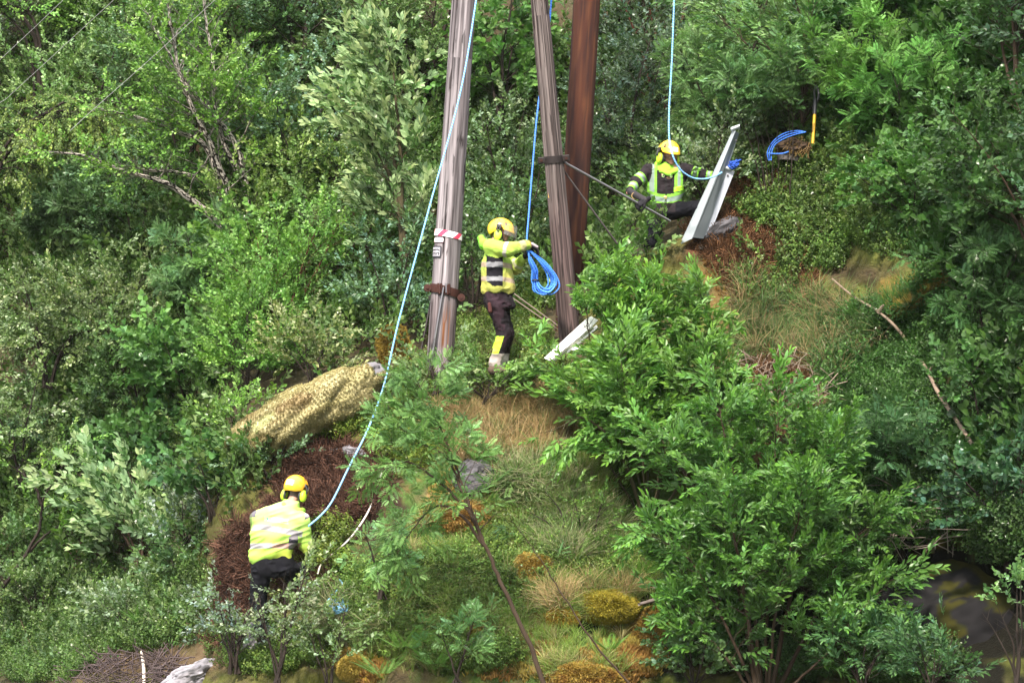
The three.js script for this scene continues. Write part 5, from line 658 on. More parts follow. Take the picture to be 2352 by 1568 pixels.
function netMesh(f, lo, hi, cell, color) { // surface nets
  const nx = Math.ceil((hi.x - lo.x) / cell) + 1, ny = Math.ceil((hi.y - lo.y) / cell) + 1, nz = Math.ceil((hi.z - lo.z) / cell) + 1, D = new Float32Array(nx * ny * nz), p = V(0, 0, 0), id = new Int32Array(nx * ny * nz).fill(-1), pos = [], idx = [];
  const I = (i, j, k) => (k * ny + j) * nx + i;
  for (let k = 0; k < nz; k++) for (let j = 0; j < ny; j++) for (let i = 0; i < nx; i++) { p.set(lo.x + i * cell, lo.y + j * cell, lo.z + k * cell); D[I(i, j, k)] = f(p); }
  for (let k = 0; k < nz - 1; k++) for (let j = 0; j < ny - 1; j++) for (let i = 0; i < nx - 1; i++) {
    let n = 0, x = 0, y = 0, z = 0; const c = []; for (let q = 0; q < 8; q++) c.push(D[I(i + (q & 1), j + (q >> 1 & 1), k + (q >> 2))]);
    for (let a = 0; a < 8; a++) for (const b of [1, 2, 4]) if (!(a & b) && (c[a] < 0) !== (c[a | b] < 0)) { const t = c[a] / (c[a] - c[a | b]); n++; x += (a & 1) + (b === 1 ? t : 0); y += (a >> 1 & 1) + (b === 2 ? t : 0); z += (a >> 2) + (b === 4 ? t : 0); }
    if (n) { id[I(i, j, k)] = pos.length / 3; pos.push(lo.x + (i + x / n) * cell, lo.y + (j + y / n) * cell, lo.z + (k + z / n) * cell); }
  }
  const quad = (a, b, c, d, flip) => { if (a < 0 || b < 0 || c < 0 || d < 0) return; flip ? idx.push(a, c, b, a, d, c) : idx.push(a, b, c, a, c, d); };
  for (let k = 1; k < nz - 1; k++) for (let j = 1; j < ny - 1; j++) for (let i = 1; i < nx - 1; i++) {
    const s = D[I(i, j, k)] < 0;
    if (s !== D[I(i + 1, j, k)] < 0) quad(id[I(i, j - 1, k - 1)], id[I(i, j, k - 1)], id[I(i, j, k)], id[I(i, j - 1, k)], !s);
    if (s !== D[I(i, j + 1, k)] < 0) quad(id[I(i - 1, j, k - 1)], id[I(i - 1, j, k)], id[I(i, j, k)], id[I(i, j, k - 1)], !s);
    if (s !== D[I(i, j, k + 1)] < 0) quad(id[I(i - 1, j - 1, k)], id[I(i, j - 1, k)], id[I(i, j, k)], id[I(i - 1, j, k)], !s);
  }
  const col = []; if (color) for (let i = 0; i < pos.length; i += 3) col.push(...color(p.set(pos[i], pos[i + 1], pos[i + 2])));
  return geom(pos, idx, color ? col : null);
}
const meshOf = (list, k, cell, color, warp) => { const f0 = field(list, k), f = warp ? p => f0(p) + warp(p) : f0, [lo, hi] = boundsOf(list); const g = netMesh(f, lo, hi, cell, color); g.f = f; return g; };
const clothBump = dataTex(128, 128, (u, v) => { const k = .5 + .3 * tile(u, v, 20) + .2 * hash3(u * 128 | 0, v * 128 | 0, 7); return [k, k, k]; });
const cloth = new THREE.MeshPhysicalMaterial({ vertexColors: true, roughness: 0.85, specularIntensity: 0.3 });
const cloth2 = (...c) => std(c, .9);
const gloveMat = std([0.010, 0.009, 0.012], 0.75), skinMat = new THREE.MeshPhysicalMaterial({ vertexColors: true, roughness: 0.55 }), shellMat = new THREE.MeshPhysicalMaterial({ color: new THREE.Color().setRGB(0.72, 0.44, 0.03), roughness: 0.35, clearcoat: 0.4, clearcoatRoughness: 0.2 }), cupMat = std([0.42, 0.62, 0.03], 0.4);
// a gloved hand: palm and five jointed fingers
function hand(w, dir, palm, thumbSide, curl, s = 1) { // w wrist, dir along the palm, palm the way the palm faces
  const d = dir.clone().normalize(), n = palm.clone().addScaledVector(d, -palm.dot(d)).normalize(), x = V(0, 0, 0).crossVectors(d, n).multiplyScalar(thumbSide), L = [], P = (a, b, c) => w.clone().addScaledVector(d, a * s).addScaledVector(x, b * s).addScaledVector(n, c * s);
  L.push([P(-.04, 0, 0), P(.02, 0, 0), .030 * s, .029 * s]); for (const b of [-.03, -.01, .012, .03]) L.push([P(.015, b * .6, 0), P(.088, b, 0), .016 * s, .0145 * s]);
  [[-.033, .055], [-.011, .068], [.012, .073], [.033, .066]].forEach(([b, len], k) => { let a = curl * (0.55 + .06 * k), p = P(.088, b, 0), q = p; for (let j = 0; j < 3; j++) { const l = len * [.45, .32, .25][j] * 1.25 * s; q = p.clone().addScaledVector(d, Math.cos(a) * l).addScaledVector(n, Math.sin(a) * l); L.push([p, q, (.0108 - .0008 * j) * s, (.0104 - .001 * j) * s, .008]); p = q; a += curl * .75; } });
  const t0 = P(.025, .03, .006), t1 = P(.055, .058, .02), t2 = P(.085, .060, .02 + .022 * curl), t3 = P(.104, .05, .022 + .038 * curl); L.push([t0, t1, .0165 * s, .0125 * s, .02], [t1, t2, .012 * s, .011 * s, .01], [t2, t3, .011 * s, .0095 * s, .008]);
  return L;
}
const gloveMesh = (parent, L, mat = gloveMat) => { const g = meshOf(L, .012, .0045); return obj('glove', g, mat, parent); };
// head: skull, jaw, nose, brows, lips, ears; looking along +z before it is turned
function headGeo(cx, q, beard) {
  const E = (x, y, z, a, b, c, k = .03) => ({ e: [a, b, c], c: V(x, y, z), k }), L = [E(0, .03, -.012, .077, .098, .097), E(0, -.045, .03, .056, .068, .062, .05), [V(0, -.05, -.03), V(0, -.17, -.05), .056, .062, .04], [V(0, .012, .088), V(0, -.022, .112), .011, .016, .02], [V(-.045, .026, .078), V(.045, .026, .078), .012, .012, .025], [V(-.02, -.055, .086), V(.02, -.055, .086), .009, .009, .012], [V(-.017, -.067, .084), V(.017, -.067, .084), .010, .010, .012], E(0, -.1, .07, .024, .02, .018, .03), E(-.078, -.005, -.01, .012, .032, .02, .01), E(.078, -.005, -.01, .012, .032, .02, .01), E(-.042, -.02, .068, .026, .02, .02, .03), E(.042, -.02, .068, .026, .02, .02, .03)];
  const g = meshOf(L, .02, .0045, p => {
    let c = [0.34, 0.175, 0.125]; c = mix3(c, [0.46, 0.18, 0.13], sm(.03, .01, Math.hypot(p.x, p.y + .015, p.z - .12)));
    const b = sm(-.03, -.05, p.y + .25 * Math.abs(p.x) * 0 - .02 * noise(p.x * 60, p.y * 60)) * sm(-.02, .02, p.z), lip = Math.hypot(p.x / .02, (p.y + .06) / .006) < 1 && p.z > .08; if (beard) c = mix3(c, [.085, .042, .028], Math.max(b * .9, sm(.05, .062, Math.abs(p.x)) * sm(-.01, -.02, p.y)) * beard); if (lip) c = [.34, .12, .10];
    for (const s of [-1, 1]) { const e = Math.hypot((p.x - s * .032) / .014, (p.y - .006) / .0075); if (e < 1 && p.z > .05) c = e < .5 ? [.02, .015, .012] : [.35, .3, .28]; if (Math.abs(p.y - .026) < .006 && Math.abs(Math.abs(p.x) - .034) < .022 && p.z > .06) c = [.08, .045, .03]; }
    if (p.z < .0 && p.y > -.05 && p.y < .12 || p.z < -.03 && p.y > -.08) c = mix3(c, [.05, .033, .025], .85); return c;
  });
  g.applyQuaternion(q); g.translate(cx.x, cx.y, cx.z); return g;
}
// safety helmet with vents, ear defenders and a sticker; built looking along +z
function helmet(parent, c, q, o = {}) {
  const RX = .122, RY = .132, RZ = .15, N = 56, M = 18, pos = [], idx = [], rim = a => { const s = Math.cos(a); return s > .3 ? -.018 - .022 * sm(.3, 1, s) : s < -.25 ? -.045 - .03 * sm(-.25, -.9, s) : 0.01; }; // a = 0 faces forwards
  const pt = (a, t, k) => { const y0 = rim(a), el = Math.asin(clamp(y0 / RY, -1, 1)), e = mix(Math.PI / 2, el, t), brim = Math.cos(a) > .2 && t > .8 ? .02 * sm(.8, 1, t) * sm(.2, .8, Math.cos(a)) : 0, rib = 1 + .012 * sm(.25, .1, Math.abs(Math.sin(a))) * sm(.1, .4, t) * sm(.95, .7, t); const r = Math.cos(e) * k * rib; return V(Math.sin(a) * RX * r, Math.sin(e) * RY * (k > 1 ? 1 : k) * rib, Math.cos(a) * (RZ * r + brim * 1.1)); };
  for (const [k, off] of [[1, 0], [.94, 1]]) for (let j = 0; j <= M; j++) for (let i = 0; i <= N; i++) { const p = pt(i / N * 6.2832, j / M, k); pos.push(p.x, p.y, p.z); }
  const W = N + 1, S = W * (M + 1); for (let j = 1; j <= M; j++) for (let i = 1; i <= N; i++) { const k = j * W + i; idx.push(k - W - 1, k - 1, k - W, k - W, k - 1, k); const m = k + S; idx.push(m - W - 1, m - W, m - 1, m - W, m, m - 1); } for (let i = 1; i <= N; i++) { const a = M * W + i; idx.push(a - 1, a + S - 1, a, a, a + S - 1, a + S); }
  const shell = obj('helmet', geom(pos, idx), o.shell ?? shellMat, parent); shell.position.copy(c); shell.quaternion.copy(q); shell.scale.setScalar(o.scale ?? 1); tag(shell, o.label ?? 'yellow safety helmet with black vents');
  const patch = (name, a0, a1, t0, t1, mat, lift = 1.012, cut) => { const P = [], U = [], X = [], n = 8; for (let j = 0; j <= n; j++) for (let i = 0; i <= n; i++) { const u = i / n, v = j / n, w = cut ? mix(cut, 1, v) : 1, p = pt(mix(a0, a1, .5 + (u - .5) * w), mix(t0, t1, v), lift); P.push(p.x, p.y * 1.004, p.z); U.push(u, 1 - v); if (i && j) { const k = j * (n + 1) + i; X.push(k - n - 2, k - 1, k - n - 1, k - n - 1, k - 1, k); } } return obj(name, geom(P, X, null, U), mat, shell); };
  for (const s of [-1, 1]) { patch('vent', s * 1.05 - .12, s * 1.05 + .12, .5, .74, black, 1.012, .35); patch('vent', s * 1.75 - .1, s * 1.75 + .1, .42, .62, black, 1.012, .4); patch('vent', s * .18 - .12, s * .18 + .12, .38, .44, black); }
  if (o.sticker) patch('sticker', -.3, .3, .64, .84, o.sticker, 1.02);
  if (o.backSticker) patch('sticker', Math.PI + .35, Math.PI - .35, .6, .8, o.backSticker, 1.02);
  for (const s of [-1, 1]) {
    const cup = obj('ear_defender', (() => { const g = new THREE.SphereGeometry(1, 28, 20), p = g.attributes.position; for (let i = 0; i < p.count; i++) { const x = p.getX(i); p.setX(i, Math.sign(x) * Math.abs(x) ** .6); } g.scale(.03, .062, .045); g.computeVertexNormals(); return g; })(), cupMat, shell); cup.position.set(s * .112, -.085, -.008); cup.rotation.z = s * .12;
    const pad = obj('ear_pad', new THREE.TorusGeometry(.038, .014, 10, 24), black, shell); pad.rotation.y = Math.PI / 2; pad.scale.set(1, 1.25, 1); pad.position.set(s * .088, -.085, -.008);
    obj('arm', tubes([{ p: curve([V(s * .125, .02, -.03), V(s * .142, -.02, -.02), V(s * .14, -.06, -.008)], 10), r: .007 }, { p: curve([V(s * .125, .02, .02), V(s * .144, -.02, .006), V(s * .14, -.06, -.006)], 10), r: .006 }], 7), black, shell);
    const hub = obj('mount', box(.02, .04, .06, .008), black, shell); hub.position.set(s * .118, .02, -.005);
  }
  obj('chin_strap', tubes([{ p: curve([V(-.088, -.01, .02), V(-.07, -.1, .045), V(0, -.145, .06), V(.07, -.1, .045), V(.088, -.01, .02)], 24), r: .005 }], 6), black, shell);
  if (o.visor) { const P = [], X = [], n = 20; for (let i = 0; i <= n; i++) for (let j = 0; j <= 6; j++) { const a = mix(-1.25, 1.25, i / n), v = j / 6, r = 1.1 + .06 * v, y = mix(.055, -.062 - .03 * Math.cos(a), v); P.push(Math.sin(a) * RX * r, y, Math.cos(a) * (RZ * r + .02)); if (i && j) { const k = i * 7 + j; X.push(k - 8, k - 7, k - 1, k - 7, k, k - 1); } } obj('visor', geom(P, X), new THREE.MeshPhysicalMaterial({ color: new THREE.Color().setRGB(.9, .86, .86), roughness: .05, transmission: .93, thickness: 0, side: THREE.DoubleSide }), shell); }
  return shell;
}
// a printed patch lying on a garment, found by walking back from the eye to the garment's surface
function onCloth(parent, name, f, origin, px0, py0, px1, py1, skew, d, mat) {
  const P = [], U = [], X = [], n = 14; for (let j = 0; j <= n; j++) for (let i = 0; i <= n; i++) { const x = mix(px0, px1, i / n), y = mix(py0, py1, j / n) + skew * i / n; let dd = d - .7, p; for (let s = 0; s < 60; s++) { p = at(x, y, dd).sub(origin); const v = f(p); if (v < .004) break; dd += Math.max(.003, v * .8); } P.push(p.x, p.y, p.z); U.push(i / n, 1 - j / n); if (i && j) { const k = j * (n + 1) + i; X.push(k - n - 2, k - 1, k - n - 1, k - n - 1, k - 1, k); } }
  return obj(name, geom(P, X, null, U), mat, parent);
}
const ridge = n => 1 - 2.6 * Math.abs(n); // sharp creases between soft rolls
const folds = (a, fx, fy, seed) => p => a * (.7 * noise(p.x * fx * .6 + seed, p.y * fy * .6, p.z * fx * .6) - .8 * ridge(noise(p.x * fx + p.y * 5 + seed, p.y * fy - p.x * 4, p.z * fx)) - .3 * ridge(noise(p.x * fx * 2 + 7, p.y * fy * 2 + p.x * 9, p.z * fx * 2 + seed)));
const nearest = (p, segs) => { let b = 9, w = 0, t0 = 0; segs.forEach(([a, c], i) => { const bx = c.x - a.x, by = c.y - a.y, bz = c.z - a.z, t = ((p.x - a.x) * bx + (p.y - a.y) * by + (p.z - a.z) * bz) / (bx * bx + by * by + bz * bz), q = clamp(t), d = Math.hypot(p.x - a.x - bx * q, p.y - a.y - by * q, p.z - a.z - bz * q); const e = d - (segs[i][2] ?? 0.08); if (e < b) { b = e; w = i; t0 = q; } }); return [w, t0, b]; };
const LIMEC = [0.30, 0.47, 0.075], YELC = [0.40, 0.375, 0.10], PLUM = [0.013, 0.0095, 0.0125];
const logo = (bg, fg, w2 = 512, h2 = 160) => new THREE.MeshStandardMaterial({ roughness: .8, map: canvasTex(w2, h2, (g, w, h) => { g.fillStyle = bg; g.fillRect(0, 0, w, h); g.fillStyle = '#2a8aa0'; g.beginPath(); g.moveTo(30, 60); g.lineTo(80, 40); g.lineTo(105, 80); g.lineTo(60, 90); g.fill(); g.fillStyle = '#3f9a50'; g.beginPath(); g.moveTo(34, 110); g.lineTo(60, 98); g.lineTo(52, 122); g.fill(); g.fillStyle = fg; g.font = '78px sans-serif'; g.fillText('Straumnett', 130, 108, w - 150); }) });

// ---- the worker coiling rope: stands in profile facing right
const P2D = 40.4, P2O = at(1140, 850, P2D);
const p2 = (x, y, z = 0) => at(x, y, P2D - z).sub(P2O);
{
  const sR = p2(1126, 566, .19), sL = p2(1146, 570, -.17), eR = p2(1168, 573, .24), wR = p2(1217, 561, .10), eL = p2(1184, 615, -.20), wL = p2(1203, 591, .02), hR = p2(1140, 700, .09), hL = p2(1148, 700, -.09), kR = p2(1158, 766, .11), kL = p2(1164, 764, -.08), aR = p2(1136, 832, .12), aL = p2(1150, 836, -.10);
  const hc = p2(1150, 532, 0), hq = new THREE.Quaternion().setFromEuler(new THREE.Euler(.12, Math.PI / 2 - .12, 0, 'YXZ'));
  const chest = p2(1136, 590), waist = p2(1141, 650), neck = p2(1140, 556);
  const bodyL = [[chest, waist, .10, .10], [waist, p2(1144, 690), .10, .11], [sR, eR, .045, .04], [eR, wR, .038, .028], [sL, eL, .045, .04], [eL, wL, .038, .028], [hR, kR, .075, .05], [kR, aR, .05, .036], [hL, kL, .075, .05], [kL, aL, .05, .036], [neck, hc, .055, .055], [sR, sL, .06, .06]];
  const T = obj('person', mergeGeometries([meshOf(bodyL, .05, .02, () => [.40, .21, .15]), headGeo(hc, hq, 1)]), skinMat); T.position.copy(P2O);
  tag(T, 'man in yellow helmet and hi-vis jacket standing in profile coiling blue rope', 'person');
  const arms = [[sR, eR], [eR, wR], [sL, eL], [eL, wL]], core = [chest, waist, .2];
  const JL = [[p2(1133, 575, .12), p2(1136, 600, .12), .11, .12], [p2(1138, 575, -.10), p2(1142, 600, -.10), .11, .12], [p2(1134, 600, .09), p2(1138, 655, .09), .125, .125], [p2(1146, 600, -.08), p2(1150, 655, -.08), .13, .13], [p2(1128, 610), p2(1128, 655), .115, .115], [p2(1152, 610), p2(1156, 655), .125, .13], [p2(1124, 660), p2(1126, 668), .10, .105], [p2(1158, 660), p2(1160, 666), .11, .11], [sR, eR, .088, .078], [eR, p2(1212, 561.5, .115), .078, .052], [sL, eL, .085, .072], [eL, p2(1200, 594, 0), .07, .052], [p2(1140, 563), p2(1146, 554), .085, .075]];
  const J = meshOf(JL, .05, .0085, p => {
    const [x, y] = pxOf(p, P2O), [w, t, dd] = nearest(p, [...arms, core]); let c = mix3(LIMEC, YELC, sm(600, 640, y) * .8 + .2 * sm(1150, 1175, x)); const dirt = sm(.05, .5, noise(p.x * 9, p.y * 7, p.z * 9)); c = mix3(c, [.52, .44, .10], dirt * .45 * sm(570, 660, y + (w < 2 ? 60 * t : 0)));
    if (w === 4) { const back = p.z > .02 && x > 1117 && x < 1155 && y > 585 && y < 657 - Math.max(0, 1132 - x) * .8; const front = x > 1150; if (back) c = [.011, .01, .014]; for (const b of [[601, 613], [634, 645]]) if (y > b[0] + (front ? (x - 1150) * .2 : 0) && y < b[1] + (front ? (x - 1150) * .2 : 0)) c = back ? [.22, .22, .24] : [.34, .26, .19]; if (y > 672 + 3 * Math.sin(x * .2)) c = [.018, .013, .016]; if (y < 560 && y > 552 && x > 1112 && x < 1124) c = [.06, .055, .06]; }
    if (w < 2) { const s = w + t; if (s > .78 && s < .98) c = [.38, .36, .34];  if (s > 1.45 && s < 1.75) c = mix3(c, [.42, .30, .22], .6); if (s > 1.93) c = [.28, .2, .05]; }
    if (w === 2 || w === 3) { const s = w - 2 + t; if (s > .8 && s < 1.0 || s > 1.35 && s < 1.55) c = mix3(c, [.5, .46, .38], .7); }
    return c;
  }, folds(.0075, 11, 15, 2));
  obj('jacket', J, cloth, T);
  obj('hood', meshOf([[p2(1105, 548, .06), p2(1112, 562, .08), .035, .05], [p2(1105, 549, -.06), p2(1112, 562, -.08), .035, .05], [p2(1104, 547, 0), p2(1112, 563, 0), .045, .06], [p2(1112, 560, .09), p2(1140, 557, .06), .045, .035], [p2(1112, 560, -.09), p2(1140, 557, -.06), .045, .035]], .04, .0085, p => { const [x, y] = pxOf(p, P2O); return x > 1122 ? [.07, .065, .07] : [.20, .58, .05]; }, folds(.005, 14, 14, 8)), cloth, T);
  const TL = [[hR, kR, .108, .082], [kR, aR, .08, .075], [hL, kL, .105, .08], [kL, aL, .08, .075], [p2(1138, 672, .05), hR, .12, .115], [p2(1146, 672, -.05), hL, .12, .115], [p2(1128, 690, .02), p2(1138, 705, .03), .09, .09], [p2(1160, 682, .1), p2(1166, 700, .13), .04, .05]];
  obj('trousers', meshOf(TL, .04, .0085, p => { const [x, y] = pxOf(p, P2O), n = .8 + .4 * noise(p.x * 20, p.y * 20, p.z * 20); let c = mix3(PLUM, [.026, .014, .02], sm(-.1, .4, noise(p.x * 7, p.y * 7, p.z * 7))).map(v => v * n); const ax = mix(1158, 1136, (y - 766) / 66); if (y > 772 && y < 812 && x < ax + 2) c = mix3([.42, .70, .05], [.4, .45, .12], sm(.1, .5, noise(p.x * 14, p.y * 14))); if (y > 812) c = [.42 * n, .36 * n, .34 * n]; return c; }, folds(.009, 14, 18, 5)), cloth, T);
  const trouserF = T.children[T.children.length - 1].geometry.f; for (const [x0, y0, x1, y1] of [[1138, 702, 1157, 728], [1143, 743, 1160, 758]]) { const m = onCloth(T, 'pocket', trouserF, P2O, x0, y0, x1, y1, 1, P2D, cloth2(.024, .013, .018)); }
  obj('holster_pouch', meshOf([[p2(1124, 698, .19), p2(1126, 714, .2), .022, .026]], .02, .008, () => [.06, .022, .02]), cloth, T);
  obj('tool_pocket', meshOf([[p2(1172, 684, .06), p2(1176, 702, .06), .03, .045], [p2(1172, 684, -.04), p2(1176, 702, -.04), .03, .045]], .04, .009, () => [.01, .008, .01]), cloth, T);
  for (const [a, s] of [[aR, .02], [aL, 0]]) obj('boot', meshOf([[a.clone().add(V(0, .02, 0)), a.clone().add(V(0, -.08, 0)), .058, .055], [a.clone().add(V(-.03, -.09, 0)), a.clone().add(V(.15, -.10, s)), .05, .042]], .04, .009, p => [.10, .07, .055]), cloth, T);
  gloveMesh(T, hand(wR, p2(1243, 580, .08).sub(wR), V(-.3, -1, 0), 1, .55, 1.05)); gloveMesh(T, hand(wL, p2(1213, 576, .06).sub(wL), V(.7, .4, .3), -1, 1.25, 1.05));
  const back = obj('glove_back_print', meshOf([[p2(1222, 560, .12), p2(1234, 567, .115), .02, .016]], .01, .006), std([.34, .28, .31], .8), T);
  helmet(T, p2(1150, 526.5, 0), hq, { scale: 1.04,  visor: true, label: 'yellow safety helmet with raised clear visor' });
}
// ---- the worker in the dark jacket with a hi-vis harness pattern: faces the road, reaches for the beams
const P3D = 42.3, P3O = at(1520, 590, P3D);
const p3 = (x, y, z = 0) => at(x, y, P3D - z).sub(P3O);
{
  const sR = p3(1489, 391, .02), sL = p3(1573, 388, .02), eR = p3(1463, 416, .10), wR = p3(1443, 443, .36), eL = p3(1612, 400, .08), wL = p3(1646, 404, .12), hR = p3(1510, 486, 0), hL = p3(1545, 484, .02), kR = p3(1497, 560, .14), kL = p3(1604, 476, .22), aR = p3(1500, 640, -.02), aL = p3(1604, 556, .1);
  const hc = p3(1538, 357, .04), hq = new THREE.Quaternion().setFromEuler(new THREE.Euler(.16, .5, 0, 'YXZ'));
  const bodyL = [[p3(1530, 405), p3(1528, 470), .12, .11], [sR, sL, .06, .06], [sR, eR, .045, .04], [eR, wR, .038, .028], [sL, eL, .045, .04], [eL, wL, .038, .028], [hR, kR, .075, .05], [kR, aR, .05, .036], [hL, kL, .075, .05], [kL, aL, .05, .036], [p3(1533, 392), hc, .055, .055]];
  const T = obj('person', mergeGeometries([meshOf(bodyL, .05, .02, () => [.40, .21, .15]), headGeo(hc, hq, .75)]), skinMat); T.position.copy(P3O);
  tag(T, 'man in dark hi-vis striped jacket kneeling into the slope, one hand on the polished rod', 'person');
  const JL = [[p3(1504, 398), p3(1506, 430), .105, .105], [p3(1558, 396), p3(1556, 430), .105, .105], [p3(1530, 392), p3(1530, 440), .12, .125], [p3(1510, 430), p3(1510, 474), .10, .098], [p3(1550, 430), p3(1548, 470), .10, .10], [p3(1530, 440), p3(1530, 478), .12, .12], [sR, eR, .078, .066], [eR, wR.clone().lerp(eR, .12), .064, .047], [sL, eL, .078, .066], [eL, wL, .064, .047], [p3(1531, 388), p3(1534, 378), .085, .07]];
  const G = [.20, .26, .23], L3 = [.18, .42, .05], DK = [.019, .0145, .0175];
  const arms = [[sR, eR], [eR, wR], [sL, eL], [eL, wL], [p3(1530, 395), p3(1530, 475), .19]];
  const J = meshOf(JL, .045, .0075, p => {
    const [x, y] = pxOf(p, P3O), [w, t] = nearest(p, arms), n = .85 + .3 * noise(p.x * 25, p.y * 25, p.z * 25); let c = DK.map(v => v * n);
    if (w < 4) { const s = (w % 2) + t; const b = [[.5, .9], [1.35, 1.72]]; for (const [a, e] of b) if (s > a && s < e) c = s > a + .08 && s < e - .12 ? G : L3; }
    else { const cy = 452 + 10 * (1 - ((x - 1530) / 40) ** 2), d = y - cy; const inH = d > -16 && d < 8; const l = x > 1486 - (y - 400) * -.02 && x < 1509, r = x > 1549 && x < 1569; if (y < cy + 2 && (l || r)) c = l ? (x > 1492 && x < 1503 ? G : L3) : (x > 1557 && x < 1564 ? G : L3); if (inH && p.z > -.3) c = d > -9 && d < 2 ? G : L3; if (x > 1529 && x < 1531.2 && y > 392 && y < cy + 8) c = [.015, .015, .015]; if (y > 466) c = DK.map(v => v * n * .9); if (y < 391 && x > 1510 && x < 1558) c = [.28, .62, .05]; }
    return c;
  }, folds(.0065, 12, 15, 12));
  obj('jacket', J, cloth, T);
  obj('hood', meshOf([[p3(1513, 378, -.02), p3(1520, 392, .08), .042, .034], [p3(1520, 392, .08), p3(1536, 399, .13), .034, .026], [p3(1536, 399, .13), p3(1554, 392, .09), .026, .03], [p3(1513, 376, -.04), p3(1530, 380, -.12), .042, .05]], .03, .0085, () => [.28, .62, .05], folds(.004, 16, 16, 3)), cloth, T);
  obj('drawstring', tubes([{ p: curve([p3(1524, 399, .15), p3(1521, 405, .16), p3(1525, 407, .16), p3(1526, 402, .16)], 16), r: .0025 }, { p: curve([p3(1541, 399, .16), p3(1540, 406, .16), p3(1544, 407, .16), p3(1543, 401, .16)], 16), r: .0025 }], 5), std([.5, .8, .3], .7), T);
  obj('trousers', meshOf([[hR, kR, .105, .085], [kR, aR, .082, .07], [hL, kL, .10, .082], [kL, aL, .08, .068], [p3(1512, 478), hR, .11, .11], [p3(1546, 478), hL, .11, .105], [p3(1488, 512, .08), p3(1490, 528, .1), .03, .035]], .04, .0085, p => { const [x, y] = pxOf(p, P3O); return y < 486 && x < 1552 ? DK : [.006, .006, .0095].map(v => v * (.8 + .5 * noise(p.x * 20, p.y * 20, p.z * 20))); }, folds(.009, 13, 17, 9)), cloth, T);
  for (const [a] of [[aR], [aL]]) obj('boot', meshOf([[a.clone().add(V(0, .02, 0)), a.clone().add(V(0, -.08, 0)), .058, .055], [a.clone().add(V(0, -.09, -.03)), a.clone().add(V(.03, -.10, .14)), .05, .042]], .04, .009, () => [.03, .025, .02]), cloth, T);
  // the glove closes round the rod
  { const a = rodFrom.clone().sub(P3O), b = rodTo.clone().sub(P3O), rd = b.clone().sub(a).normalize(); const c = a.clone().addScaledVector(rd, wR.clone().sub(a).dot(rd)); const across = V(-.45, -.75, .35).normalize(); const w0 = c.clone().add(V(.035, .062, .03)); gloveMesh(T, hand(w0, V(-.75, -.45, .12), V(.15, -.6, -.7), 1, 1.15, 1.1)); obj('cuff', meshOf([[wR.clone().lerp(eR, .15), w0, .044, .036]], .01, .007), std([.03, .026, .03], .8), T); obj('cuff_band', new THREE.TorusGeometry(.04, .006, 8, 24), std([.30, .20, .09], .7), T).position.copy(wR.clone().lerp(w0, .4)); }
  gloveMesh(T, hand(wL, V(.9, .1, -.3), V(0, -.3, -1), 1, .9, 1.05));
  onCloth(T, 'name_patch', J.f, P3O, 1548, 430, 1571, 441, -5, P3D, logo('#a4e032', '#30502a', 512, 220)); onCloth(T, 'pull_tab', J.f, P3O, 1526, 450, 1532, 456, 0, P3D, std([.8, .55, .2], .5)); onCloth(T, 'zip_pull', J.f, P3O, 1497, 482, 1500, 492, 0, P3D, std([.5, .8, .08], .5));
  helmet(T, p3(1536.5, 348, .03), hq, { scale: 1.08,  sticker: logo('#f4f6f4', '#506a70', 512, 300), label: 'yellow safety helmet with white front sticker' });
}
